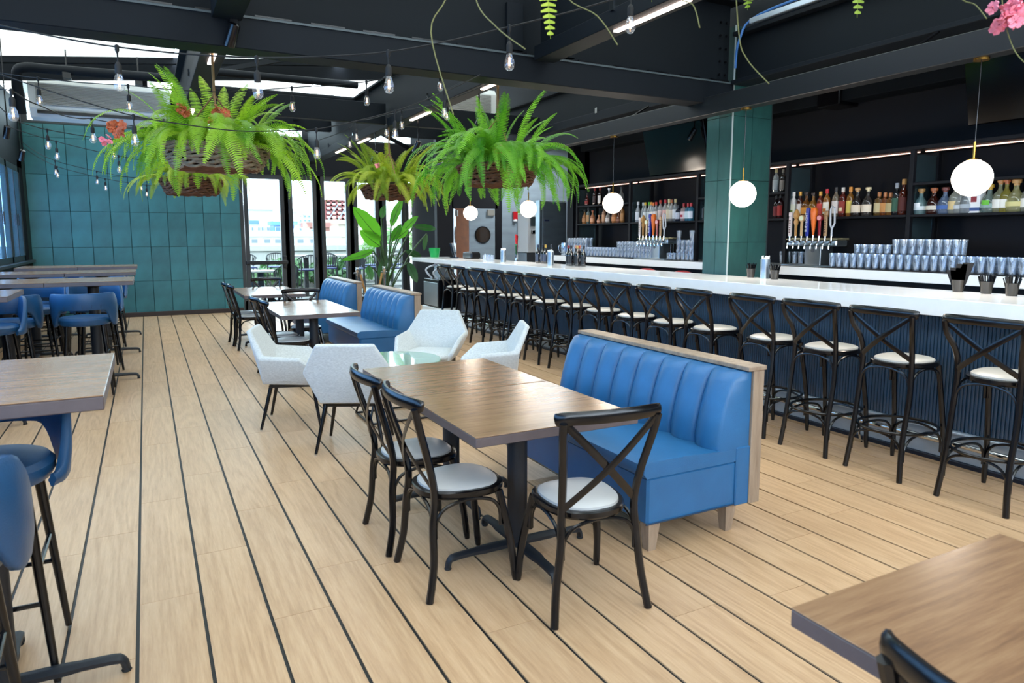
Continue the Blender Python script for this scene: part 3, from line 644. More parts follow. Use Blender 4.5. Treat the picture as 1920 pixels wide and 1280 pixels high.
# ================================================================== BLUE HIGH STOOLS
def high_stool():
    t = thing('high_stool', 'x', 'bar stool', group='blue padded high stools')
    ob('seat', MB().lathe([(.17, .70), (.215, .71), (.232, .74), (.232, .765), (.215, .785), (.12, .797), (0, .80)], 28), M_blues, t)
    n = 44; outer = []; rings = []
    for i in range(n+1):
        a = -118+236*i/n; u = abs(a)
        sm = lambda e0, e1, x: (lambda k: k*k*(3-2*k))(min(max((x-e0)/(e1-e0), 0), 1))
        zt = 1.03-.0*u-.30*sm(62, 118, u); zb = .865-.17*sm(38, 74, u)
        zt = max(zt, zb+.05)
        k = 1+.0*a; lean = lambda z: .262+.06*(z-.76)
        th = .032 if u < 112 else .02
        A = D(a-90); cx, cyy = math.cos(A), math.sin(A)*.98
        ri = lambda z: lean(z)-th/2; ro = lambda z: lean(z)+th/2
        zm = (zt+zb)/2
        rg = [(ro(zb)-.006, zb+.002), (ro(zb), zb+.015), (ro(zm)+.005, zm), (ro(zt), zt-.015), (ro(zt)-.006, zt-.002), (ri(zt)+.004, zt-.002), (ri(zt), zt-.015), (ri(zm)-.006, zm), (ri(zb), zb+.015), (ri(zb)+.004, zb+.002)]
        rings.append([(r*cx, r*cyy, z) for r, z in rg])
    ob('backrest', MB().loft(rings), M_blues, t, ang=60)
    for a in (-50, -32, -16, 0, 16, 32, 50):
        A = D(a-90); ob('seam', MB().tube([(.286*math.cos(A), .286*math.sin(A)*.98, .885), (.290*math.cos(A), .290*math.sin(A)*.98, .95), (.290*math.cos(A), .290*math.sin(A)*.98, 1.012)], .0025, 5), M_blued, t)
    for sx in (-1, 1):
        for sy_ in (-1, 1): ob('leg', MB().tube([(sx*.15, sy_*.15, .71), (sx*.205, sy_*.205, .01)], [.019, .012], 10), M_black, t)
    for z, e in ((.30, .186), (.42, .173)):
        if z == .30: ob('footrest', MB().tube([(-e, e, z), (e, e, z)], .009, 8), M_black, t); ob('footrest', MB().tube([(-e, -e, z), (e, -e, z)], .009, 8), M_black, t)
        else: ob('footrest', MB().tube([(e, -e, z), (e, e, z)], .009, 8), M_black, t); ob('footrest', MB().tube([(-e, -e, z), (-e, e, z)], .009, 8), M_black, t)
    return t
hs = high_stool(); first = True
for x, y, rz, lb in ((-.57, 2.98, 180, 'blue stool facing us under the far side of the foreground high table'), (-.60, 2.22, 3, 'nearest blue stool cut off at the lower left corner'),
    (-1.28, 7.62, 176, 'blue stool at the left edge behind the small corner high table'),
    (-.57, 8.03, 0, 'blue stool seen squarely from behind at the nearest of three aisle side tables'), (-1.2, 8.02, 6, 'dark blue stool back left of the one seen squarely from behind'),
    (-.55, 9.42, 190, 'blue stool on the far side of the nearest aisle side high table'), (-1.12, 9.42, 176, 'blue stool on the far side of the nearest window side high table'),
    (-.57, 10.02, 0, 'blue stool before the middle aisle side high table'), (-1.25, 10.02, 0, 'blue stool before the middle window side high table'),
    (-.55, 11.38, 185, 'blue stool beyond the middle aisle side high table'), (-1.3, 11.38, 180, 'blue stool beyond the middle window side high table'),
    (-.57, 11.95, 0, 'blue stool before the last aisle side high table'), (-1.3, 11.95, 0, 'blue stool before the last window side high table'),
    (-.57, 13.3, 180, 'blue stool beyond the last aisle side high table, nearest the teal wall'), (-1.25, 13.3, 180, 'blue stool beyond the last window side high table in the corner')):
    if first: hs.location = (x, y, 0); hs.rotation_euler = (0, 0, D(rz)); hs['label'] = lb; first = False
    else: dup(hs, (x, y, 0), D(rz), lb)
# ================================================================== BOOTHS
def booth(loc, label, n=8, ln=1.62):
    t = thing('booth_bench', label, 'booth', loc, group='blue channel back booths')   # origin: rear line at floor, near end; faces -x
    # seat front x=-.80, back x=0
    ob('base', MB().box(-.78, .02, .15, -.10, ln-.02, .395, b=.012), M_blue, t)
    ob('seat', MB().loft([[(x, y, z) for x, z in ((-.79, .395), (-.81, .42), (-.805, .46), (-.77, .478), (-.5, .475), (-.16, .455), (-.16, .395))] for y in (.015, ln-.015)]), M_blue, t, ang=50)
    ob('piping', MB().tube([(-.785, .02, .395), (-.785, ln-.02, .395)], .005).tube([(-.79, .015, .16), (-.2, .015, .16)], .004), M_blued, t)
    ob('back_side', MB().box(-.20, .008, .15, -.095, .05, .47, b=.006).box(-.20, ln-.05, .15, -.095, ln-.008, .47, b=.006), M_blue, t)
    w = (ln-.03)/n
    rings = []
    for z, xb, k in ((.45, -.30, 1), (.52, -.305, 1), (.62, -.285, 1), (.74, -.25, 1), (.82, -.22, 1), (.86, -.195, .75), (.872, -.16, .3)):
        r = []
        for j in range(9):
            u = j/8; r.append((xb-.046*k*(1-abs(2*u-1)**2.1), (u-.5)*w*.995, z))
        r += [(-.11, w*.4975, z), (-.11, -w*.4975, z)]; rings.append(r)
    cm = MB().loft(rings).mesh('channel', M_blue, True, 60)
    for i in range(n): ob('channel', cm, parent=t, loc=(0, .015+w*(i+.5), 0))
    ob('frame', MB().box(-.108, 0, .15, -.03, ln, .875, b=.003), M_ash, t)
    ob('cap', MB().box(-.15, -.006, .876, -.02, ln+.006, .90, b=.003), M_ash, t)
    for x in (-.72, -.20):
        for y in (.07, ln-.07): ob('leg', MB().loft([[(x-s, y-s, z), (x+s, y-s, z), (x+s, y+s, z), (x-s, y+s, z)] for s, z in ((.022, 0), (.036, .15))]), M_ash, t, smooth=False)
    return t
b1 = booth((2.90, 2.575, 0), 'front blue vinyl booth with vertical channels beside the near tables')
dup(b1, (2.92, 7.85, 0), label='middle blue booth half hidden behind a grey armchair')
dup(b1, (2.86, 10.2, 0), label='farthest blue booth near the glass doors')
# ================================================================== GREY ARMCHAIRS
def armchair():
    t = thing('armchair', 'x', 'chair', group='grey tweed armchairs around the glass table')
    V = {}
    def P(n, x, y, z): V[n] = (x, y, z)
    P('tl', -.205, -.31, .825); P('tr', .205, -.31, .825)
    P('ml', -.315, -.20, .62); P('mr', .315, -.20, .62)
    P('bl', -.20, -.20, .40); P('br', .20, -.20, .40)
    P('al', -.325, .10, .60); P('ar', .325, .10, .60)
    P('fl', -.285, .25, .47); P('fr', .285, .25, .47)
    P('sl', -.22, .24, .38); P('sr', .22, .24, .38)
    names = list(V); I = {k: i for i, k in enumerate(names)}
    F_ = [('tl', 'tr', 'mr', 'ml'), ('ml', 'mr', 'br', 'bl'), ('ml', 'bl', 'sl', 'fl', 'al'), ('mr', 'ar', 'fr', 'sr', 'br')]
    F_ = [('tl', 'tr', 'mr', 'br', 'bl', 'ml'), ('ml', 'bl', 'sl', 'fl', 'al'), ('mr', 'ar', 'fr', 'sr', 'br'), ('bl', 'br', 'sr', 'sl')]
    mb = MB().add([V[k] for k in names], [tuple(I[q] for q in f) for f in F_])
    o = ob('shell', mb, M_fabric, t, ang=80, smooth=True)
    m = o.modifiers.new('solid', 'SOLIDIFY'); m.thickness = .045; m.offset = 0; m.use_even_offset = True
    m = o.modifiers.new('bev', 'BEVEL'); m.width = .016; m.segments = 3; m.limit_method = 'ANGLE'; m.angle_limit = D(20)
    ob('seat', MB().loft([[(x*s, (y+.0)*s2, z) for x, y in ((-.235, -.17), (.235, -.17), (.255, .0), (.245, .25), (.2, .285), (-.2, .285), (-.245, .25), (-.255, .0))] for z, s, s2 in ((.40, .96, .96), (.415, 1, 1), (.445, 1, 1), (.46, .94, .95), (.466, .6, .6))]), M_fabric, t, ang=60)
    ob('under_frame', MB().box(-.2, -.17, .345, .2, -.14, .365).box(-.2, .17, .345, .2, .20, .365).box(-.2, -.17, .345, -.17, .2, .365).box(.17, -.17, .345, .2, .2, .365), M_black, t, smooth=False)
    for sx in (-1, 1):
        for sy_ in (-1, 1):
            ob('leg', MB().tube([(sx*.18, sy_*.165+.01, .36), (sx*.245, sy_*.235, .012)], [.017, .011], 10), M_black, t)
            ob('glide', MB().lathe([(.011, 0), (.011, .012)], 10, c=(sx*.245, sy_*.235, 0)), M_chrome, t)
    return t
ac = armchair(); ac.location = (1.33, 5.07, 0); ac.rotation_euler = (0, 0, D(-26)); ac['label'] = 'grey tweed armchair with its back squarely to us behind the front table'
dup(ac, (1.05, 5.98, 0), D(-108), 'leftmost grey tweed armchair, seen from its side')
dup(ac, (2.45, 6.38, 0), D(141), 'grey tweed armchair facing us before the middle booth')
dup(ac, (2.62, 5.40, 0), D(68), 'rightmost grey tweed armchair, mostly hidden behind the front table')
gt = thing('glass_table', 'round pale green glass table between the grey armchairs', 'table', (1.86, 5.78, 0))
ob('tabletop', MB().lathe([(.40, .49), (.42, .495), (.42, .505), (.415, .51), (0, .51)], 48), M_greeng, gt)
ob('base_frame', MB().tube([(-.28, -.22, .012), (.28, -.22, .012), (.28, .22, .012), (-.28, .22, .012)], .010, 8, closed=True, up=(0, 0, 1)), M_black, gt)
for x, y in ((-.28, -.22), (.28, -.22), (.28, .22), (-.28, .22)): ob('leg', MB().tube([(x, y, .012), (x*.55, y*.55, .487)], .009, 8), M_black, gt)
# ================================================================== ROPE BARRIER
def stanchion(loc, label):
    t = thing('rope_stanchion', label, 'stanchion', loc)
    ob('base', MB().lathe([(.15, 0), (.155, .01), (.12, .025), (.03, .035)], 28), M_chrome, t)
    ob('post', MB().lathe([(.022, .03), (.022, .86), (.03, .87), (.03, .93), (.036, .94), (.036, .96), (.02, .97), (.035, .985), (.03, 1.0)], 18), M_chrome, t)
    ob('hook', MB().tube(cat([(.03, 0, .90), (.06, 0, .90), (.06, 0, .88)]), .006).tube(cat([(-.03, 0, .90), (-.06, 0, .90), (-.06, 0, .88)]), .006), M_chrome, t); return t
stanchion((3.44, 12.69, 0), 'chrome rope post just right of the farthest booth'); stanchion((4.02, 12.9, 0), 'chrome rope post in front of the broad leaved plant')
def twist(p, q, sag, name='barrier_rope'):
    P, Q = Vector(p), Vector(q); mb = MB(); n = 60
    for s in range(3):
        pts = []
        for i in range(n+1):
            k = i/n; c = P.lerp(Q, k)-Vector((0, 0, 1))*sag*4*k*(1-k); a = k*60+s*2*PI/3
            pts.append(c+Vector((math.cos(a)*.012, math.cos(a)*.004, math.sin(a)*.012)))
        mb.tube(pts, .013, 6)
    return ob(name, mb, M_rope)
tag(twist((3.50, 12.69, .87), (3.97, 12.9, .87), .50), 'thick tan rope sagging between the chrome posts', 'rope')
# ================================================================== BROAD LEAVED PLANT
pl = thing('potted_plant', 'tall broad leaved potted plant by the glass doors', 'plant', (4.25, 13.6, 0))
ob('pot', MB().lathe([(.16, 0), (.20, .02), (.24, .42), (.25, .46), (.22, .46), (.21, .40), (0, .40)], 28), mat('grey_pot', '#6d6a66', .7), pl)
ob('soil', MB().lathe([(.215, .405), (0, .42)], 20), M_soil, pl)
def leaf(base, tip, wd, mid=None, m=None, stem0=(0, 0, .42)):
    B, T = Vector(base), Vector(tip); ax = (T-B); ln_ = ax.length
    side = ax.normalized().cross(Vector((.25, 1, .15))).normalized()
    nrm = side.cross(ax.normalized())
    mb = MB(); n = 12; pts = []
    for i in range(n+1):
        k = i/n; c = B.lerp(T, k)+nrm*(-.10*ln_*math.sin(PI*k))*(1 if nrm.z < 0 else -1)*-1
        ww = wd*(math.sin(PI*min(k*1.02, 1))**.6)*(1-.15*k)+.004
        j = 1+.06*math.sin(i*2.3)
        pts.append([c-side*ww*j+nrm*.0+Vector((0, 0, .25*ww)), c, c+side*ww/j+Vector((0, 0, .25*ww))])
    mb.loft([[tuple(q) for q in r] for r in pts], cap=False, closed=False)
    st_ = cat([stem0, Vector(stem0).lerp(B, .55)+Vector((0, 0, .12)), B], 6)
    mm = MB().tube(st_, [.014]*len(st_), 6).tube([p[1] for p in pts], [.007*(1-i/n)+.002 for i in range(n+1)], 5)
    return mb, mm
def plw(x, y, dy=0): v = at(x, y, Y=13.6+dy); return v-Vector((4.25, 13.6, 0))
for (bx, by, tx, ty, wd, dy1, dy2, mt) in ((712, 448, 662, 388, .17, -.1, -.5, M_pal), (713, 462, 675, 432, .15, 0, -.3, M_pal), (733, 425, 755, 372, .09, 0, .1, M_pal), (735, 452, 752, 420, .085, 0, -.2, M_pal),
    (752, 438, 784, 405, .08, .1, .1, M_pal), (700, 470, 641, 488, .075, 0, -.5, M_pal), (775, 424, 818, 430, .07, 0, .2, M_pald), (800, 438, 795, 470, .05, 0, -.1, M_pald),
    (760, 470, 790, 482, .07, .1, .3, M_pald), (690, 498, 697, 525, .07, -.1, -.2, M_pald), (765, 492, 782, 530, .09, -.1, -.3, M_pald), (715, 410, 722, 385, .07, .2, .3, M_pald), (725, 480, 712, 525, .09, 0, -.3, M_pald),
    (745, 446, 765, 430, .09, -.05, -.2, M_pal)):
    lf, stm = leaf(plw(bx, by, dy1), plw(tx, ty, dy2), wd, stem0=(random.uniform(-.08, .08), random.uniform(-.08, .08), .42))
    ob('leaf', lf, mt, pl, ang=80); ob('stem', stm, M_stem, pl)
g = MB()
for i in range(22):
    a = random.uniform(0, 2*PI); r = random.uniform(.05, .4); g.tube(cat([(random.uniform(-.1, .1), random.uniform(-.1, .1), .42), (r*.4*math.cos(a), r*.4*math.sin(a), .85), (r*math.cos(a), r*math.sin(a), random.uniform(1.0, 1.4))], 4), .007, 5)
ob('stems', g, M_stem, pl)
# ================================================================== HANGING FERNS
def frond_mesh(ln, elev, curve, seed, m, w=.058):
    rd = random.Random(seed); n = 15; mb = MB(); pts = []; p = Vector((0, 0, 0)); a = elev; st_ = ln/n
    wob = rd.uniform(-.03, .03)
    for i in range(n+1):
        pts.append(p.copy()); p = p+Vector((math.cos(a), wob*i*.3, math.sin(a)))*st_
        a -= curve/n*(1.0+.6*i/n); a = max(a, -1.45)
    mb.tube(pts, [.0032*(1-.8*i/n) for i in range(n+1)], 4)
    K = int(ln/.0155)
    for j in range(2, K):
        k = j/K; f = k*n; i = min(int(f), n-1); c = pts[i].lerp(pts[i+1], f-i); t = (pts[i+1]-pts[i]).normalized()
        s = t.cross(Vector((0, 0, 1)));
        if s.length < .2: s = Vector((0, -1, 0))
        s.normalize(); up = s.cross(t)
        wd = w*min(1, k*5)*(1-k**3)**.7*rd.uniform(.85, 1.08)+.002
        for sg in (-1, 1):
            e_ = c+s*sg*wd+t*wd*.25-up*wd*.25; q = t*.0060
            mb.add([c-q, c+q, e_+q*.5, e_-q*.4], [(0, 1, 2, 3)])
    return mb.mesh('frond', m, False)
def flower(parent, loc, m, n=6, s=.03):
    rd = random.Random(int(abs(loc[0]*1000))+n); mb = MB()
    for i in range(n):
        c = Vector([rd.uniform(-s, s) for _ in range(3)])
        nr = Vector([rd.uniform(-1, 1) for _ in range(3)]).normalized(); u_ = nr.orthogonal().normalized(); v_ = nr.cross(u_)
        for k in range(5):
            a = 2*PI*k/5+.3; q = c+(u_*math.cos(a)+v_*math.sin(a))*s*.38
            mb.add([q+(u_*math.cos(b_)+v_*math.sin(b_))*s*.33+nr*(.12*s*math.sin(3*b_+k)) for b_ in [2*PI*m_/8 for m_ in range(8)]], [tuple(range(8))])
    return ob('flower_cluster', mb, m, parent, loc=loc, smooth=False)
VAR = {}
def fern(label, loc, R, mat_, nf, seed, hook, ropes=True, mw=None, lmax=.78, basket=True, flowers=()):
    rd = random.Random(seed)
    t = thing('hanging_fern', label, 'hanging plant', loc, group='hanging fern baskets')
    key = mat_.name+str(round(lmax, 2))
    if key not in VAR:
        VAR[key] = [frond_mesh(lmax*q, D(e), c, 100+i, mat_) for i, (q, e, c) in enumerate(((1, 52, 2.2), (.95, 40, 2.0), (1.0, 25, 1.6), (.9, 10, 1.35), (.85, 64, 2.4), (.8, 74, 1.5), (.85, 82, .8), (1.05, 30, 1.9), (.7, 0, 1.4), (.95, 48, 2.9)))]
    vs = VAR[key]
    if basket:
        bk = MB(); hh = .17
        for i in range(8):
            z = -hh+hh*i/7; rr = R*(.80+.20*(i/7))
            for ph in (0, 1):
                bk.tube([((rr+.016*math.sin(k*PI/2+ph*PI+i*1.3))*math.cos(2*PI*k/44), (rr+.016*math.sin(k*PI/2+ph*PI+i*1.3))*math.sin(2*PI*k/44), z+.010*math.sin(k*1.9+i*2+ph)) for k in range(44)], .011+.003*(i % 2), 5, closed=True)
        ob('basket', bk, mw or M_wick, t)
        bb_ = MB()
        for k in range(22):
            a = 2*PI*k/22; bb_.tube([(R*.80*math.cos(a), R*.80*math.sin(a), -hh), (R*math.cos(a), R*math.sin(a), .02)], .008, 5)
        for k in range(7):
            y = -R*.7+R*.233*k; h_ = math.sqrt(max((R*.80)**2-y*y, 0)); bb_.tube([(-h_, y, -hh), (h_, y, -hh)], .012, 5)
        ob('basket_ribs', bb_, M_wickd, t)
        ob('coir_liner', MB().lathe([(0, -hh+.01), (R*.76, -hh+.012), (R*.93, -.01), (R*.5, .05), (0, .07)], 24), M_soil, t)
    if ropes:
        hz = hook-loc[2]
        for k in range(3):
            a = 2*PI*k/3+.5; ob('hanging_cord', MB().tube([(R*.95*math.cos(a), R*.95*math.sin(a), 0), (0, 0, hz-.35)], .007, 6), M_jute, t)
        ob('hanging_cord', MB().tube([(0, 0, hz-.40), (0, 0, hz+.015)], .012, 6), M_jute, t)
    for i in range(nf):
        a = 2*PI*i/nf*2.618*5+rd.uniform(-.3, .3); r = R*math.sqrt(rd.random())*.9
        v = rd.choice(vs[:4]+vs[7:]+vs[4:7]) if r > R*.55 else rd.choice(vs[4:7]+vs[4:7]+vs[:3])
        o = ob('frond', v, parent=t, loc=(r*math.cos(a), r*math.sin(a), .03+rd.uniform(-.02, .04)))
        o.rotation_euler = (rd.uniform(-.35, .35), rd.uniform(-.25, .25), a+rd.uniform(-.35, .35)); s = rd.uniform(.72, 1.12); o.scale = (s, s, s)
    for fl_ in flowers: flower(t, fl_[0], fl_[1], fl_[2], fl_[3])
    return t
fern('big fern basket nearest on the left with curling willow basket visible', (.58, 6.45, 2.31), .42, M_fern, 165, 3, 3.1, lmax=.76, flowers=(((-.02, -.40, .22), M_flow2, 9, .06), ((-.28, -.36, .25), M_flow2, 6, .05), ((-.72, -.3, .08), M_flow2, 9, .05), ((-.80, -.3, -.02), M_flow, 7, .035)))
fern('bushy green fern basket in the centre, nearest on the right rafter', (3.18, 6.35, 2.26), .40, M_fern3, 165, 8, 3.1, mw=M_wickd, lmax=.84, flowers=(((-.12, -.5, -.08), M_flow, 7, .03), ((-.2, -.42, .12), M_flow2, 5, .04)))
fern('yellowish fern basket farther away between the two big ones', (3.15, 9.75, 2.28), .42, M_fern2, 115, 12, 3.1, mw=M_wickd, lmax=.80, flowers=(((-.3, -.4, .25), M_flow, 5, .03),))
fern('far fern basket hanging low behind the left one', (.56, 9.7, 2.27), .36, M_fern2, 80, 19, 3.1, mw=M_wickd, lmax=.62)
nf = fern('fern basket above the viewer whose tips hang into the top of the picture', (1.80, 1.62, 2.72), .34, M_fern2, 46, 27, 3.6, lmax=.62, flowers=())
# place single visible tips
def tip(x, y, dep, top_dy, m, ln, w, name='frond'):
    p = atd(x, y, dep)-Vector((1.80, 1.62, 2.72))
    me = frond_mesh(ln, D(-80), .1, int(x), m, w); o = ob(name, me, parent=nf, loc=p+Vector((0, 0, ln*.98)), rz=1.08); return o
tip(1022, 60, 2.0, 0, M_fern2, .40, .034); tip(1612, 22, 2.1, 0, M_fern2, .34, .032)
for x0, y0, x1, y1, x2, y2 in ((840, -20, 808, 60, 850, 215), (890, -10, 930, 50, 985, 92), (1055, -20, 1120, 30, 1158, 84), (1270, -20, 1300, 10, 1312, 52), (1385, 60, 1400, 110, 1442, 157), (1880, 10, 1900, 90, 1935, 130), (1795, -20, 1830, 10, 1850, 35)):
    o = MB().tube(cat([atd(x0-10, y0-160, 2.2), atd(x0, y0, 2.15), atd(x1, y1, 2.1), atd(x2, y2, 2.05)], 6), .0019, 5)
    e_ = ob('tendril', o, mat('pale_tendril', '#6b6838', .6), nf); e_.location = (-1.80, -1.62, -2.72)
p = atd(1888, 32, 2.1)-Vector((1.80, 1.62, 2.72)); flower(nf, p, M_flow, 22, .032)
p = atd(1905, 8, 2.1)-Vector((1.80, 1.62, 2.72)); flower(nf, p, M_flow, 10, .025)
# ================================================================== STRING LIGHTS
BM = {}
BM['sock'] = MB().lathe([(.0, .0), (.006, .0), (.014, -.012), (.0155, -.02), (.0155, -.055), (.012, -.057)], 14).mesh('socket', M_rubber)
BM['glass'] = MB().lathe([(.012, -.055), (.016, -.066), (.022, -.085), (.026, -.105), (.0235, -.124), (.013, -.136), (0, -.139)], 16).mesh('bulb', M_bulb)
BM['fil'] = MB().tube([(-.003, 0, -.075), (-.004, 0, -.115)], .0017, 5).tube([(.003, 0, -.075), (.004, 0, -.115)], .0017, 5).mesh('filament', M_fil)
def wn(x, y, X=-1.9): p = at(x, y, X=X); return (x, y, -float((RM.T @ np.array([p.x, p.y, p.z-H]))[2]))
def string(label, nodes, bulbs, r=.0042):
    """nodes: cable way points (px, py, depth); bulbs: indices of nodes carrying a lamp, with drop"""
    P = [atd(*n) for n in nodes]; base = P[0]
    t = thing('string_light', label, 'string light', base, group='festoon string lights')
    Q = [q-base for q in P]
    mid = []
    for a, b_ in zip(Q[:-1], Q[1:]):
        mid.append(a); mid.append((a+b_)/2-Vector((0, 0, .012*(b_-a).length)))
    mid.append(Q[-1])
    ob('cable', MB().tube(cat(mid, 4), r, 6), M_rubber, t)
    for i, drop in bulbs:
        q = Q[i]; ob('drop_cord', MB().tube([q+Vector((0, 0, .012)), q-Vector((0, 0, drop))], .004, 6).lathe([(0, .012), (.010, .008), (.010, -.016), (.004, -.03)], 8, c=q), M_rubber, t)
        lq = q-Vector((0, 0, drop))
        b_ = ob('bulb', BM['glass'], parent=t, loc=lq); ob('socket', BM['sock'], parent=b_); ob('filament', BM['fil'], parent=b_)
string('nearest string light crossing in front of the big girder from the left edge', [(-60, 30, 3.3), (0, 47, 3.3), (219, 88, 3.35), (481, 108, 3.4), (728, 97, 3.4), (955, 50, 3.4), (1183, -12, 3.4), (1300, -60, 3.4)], [(2, .07), (3, .06), (4, .06), (5, .07), (6, .05)])
string('string light crossing the long white air unit', [(-40, 128, 5.6), (0, 136, 5.6), (71, 146, 5.6), (240, 160, 5.6), (400, 172, 5.7), (547, 164, 5.8), (687, 153, 5.9), (825, 122, 6.0), (900, 100, 6)], [(2, .08), (3, .07), (5, .06), (6, .06), (7, .08)])
string('string light draped across the front of the left fern basket', [(-40, 122, 4.4), (0, 139, 4.4), (250, 217, 4.6), (440, 245, 4.8), (593, 242, 4.9), (740, 208, 5.2), (833, 172, 5.6), (900, 140, 5.8)], [(2, .06), (4, .07), (5, .07), (6, .07)])
string('string light at the left edge just below the air unit', [(-60, 160, 3.9), (21, 170, 3.9), (80, 200, 4.6), (140, 221, 5.6), (172, 223, 5.8), (280, 240, 6.2), (420, 262, 6.8)], [(1, .03), (4, .06)])
string('string light high across the teal wall', [(-10, 190, 5.5), (30, 226, 6.4), (88, 243, 6.8), (212, 262, 7.2), (330, 284, 7.8), (440, 300, 8.2)], [(2, .05), (3, .06)])
string('string light across the middle of the teal wall', [(10, 236, 7.6), (105, 265, 8.0), (222, 292, 8.2), (300, 305, 8.6), (420, 322, 9)], [(1, .07), (2, .06)])
string('upper of the two farthest string lights on the teal wall', [wn(36, 262), (103, 301, 10.3), (181, 321, 10.6), (264, 335, 11), (370, 345, 11.2)], [(1, .07), (2, .06), (3, .05)])
string('lower of the two farthest string lights on the teal wall', [wn(38, 272), (107, 312, 11), (197, 335, 11.2), (274, 347, 11.5), (380, 350, 11.6)], [(1, .04), (2, .05), (3, .05)])
string('string light running away along the middle rafter', [(600, 262, 9.3), (655, 240, 8.7), (668, 227, 8.3), (724, 215, 7.6), (753, 208, 7.2), (838, 188, 6.6), (925, 152, 6.2)], [(1, .10), (2, .09), (3, .10), (4, .05), (5, .05)])
# ================================================================== BOTTLES
def bottle_mesh(kind):
    if kind == 'slim': pr = [(.0, 0), (.034, .001), (.037, .01), (.037, .17), (.033, .20), (.016, .225), (.0135, .235), (.0135, .285)]
    elif kind == 'square': pr = [(.0, 0), (.045, .001), (.048, .01), (.048, .15), (.043, .175), (.018, .195), (.015, .21), (.015, .245)]
    elif kind == 'squat': pr = [(.0, 0), (.048, .001), (.054, .015), (.050, .08), (.040, .11), (.020, .135), (.016, .15), (.016, .175)]
    elif kind == 'jug': pr = [(.0, 0), (.048, .001), (.052, .012), (.052, .12), (.044, .15), (.020, .18), (.015, .20), (.015, .235)]
    else: pr = [(.0, 0), (.036, .001), (.038, .008), (.038, .165), (.028, .20), (.0155, .225), (.0145, .295)]
    return pr
BC = {}
def bottle(loc, kind, col, cap, lab, label, group, s=1.0, opaque=.55, catg='bottle', lab2=None):
    k = (kind, col, cap, lab, lab2)
    if k not in BC:
        pr = bottle_mesh(kind); n = 4 if False else 14
        g_ = glassy('bottle_'+col, col, opaque, .25, body=col) if 'bottle_'+col not in MATS else MATS['bottle_'+col]
        bm_ = MB().lathe(pr, n).mesh('body', g_)
        r, z0, z1 = pr[2][0], .035, pr[3][1]-.015
        lm = MB(); W = 9
        lm.loft([[((r+.0012)*math.cos(a), (r+.0012)*math.sin(a), z) for a in [PI-1.25+2.5*i/(W-1) for i in range(W)]] for z in (z0, z1)], cap=False, closed=False)
        if lab2: lm.loft([[((r+.002)*math.cos(a), (r+.002)*math.sin(a), z) for a in [PI-.5+1.0*i/4 for i in range(5)]] for z in (z0+.02, z0+.055)], cap=False, closed=False, mi=1)
        lms = [mat('label_'+lab, lab, .6)]+([mat('label_'+lab2, lab2, .6)] if lab2 else []) if lab else None
        lme = lm.mesh('label', lms) if lab else None
        zt = pr[-1][1]; cr = pr[-1][0]+.004
        if kind in ('squat', 'jug'): cp = MB().lathe([(cr-.004, zt-.01), (cr-.002, zt+.005), (cr+.006, zt+.006), (cr+.007, zt+.026), (cr+.002, zt+.03), (0, zt+.031)], 12)
        else: cp = MB().lathe([(cr, zt-.04), (cr, zt+.006), (0, zt+.008)], 12)
        BC[k] = (bm_, lme, cp.mesh('cap', mat('cap_'+cap, cap, .4)))
    a, b_, c_ = BC[k]
    t = thing('bottle', label, catg, loc, group=group); t.scale = (s, s, s)
    ob('body', a, parent=t)
    if b_: ob('label', b_, parent=t)
    ob('cap', c_, parent=t); return t
GB = 'spirit bottles on the wall shelves'
def row(items, z, yref, X=6.86):
    for (x, kind, col, cap, lab, s, lb, *r) in items:
        p = at(x, yref, X=X); op = r[0] if r else .55
        bottle((X, p.y, z), kind, col, cap, lab, lb, GB, s, op, lab2=(r[1] if len(r) > 1 else None))
M1 = 1.79
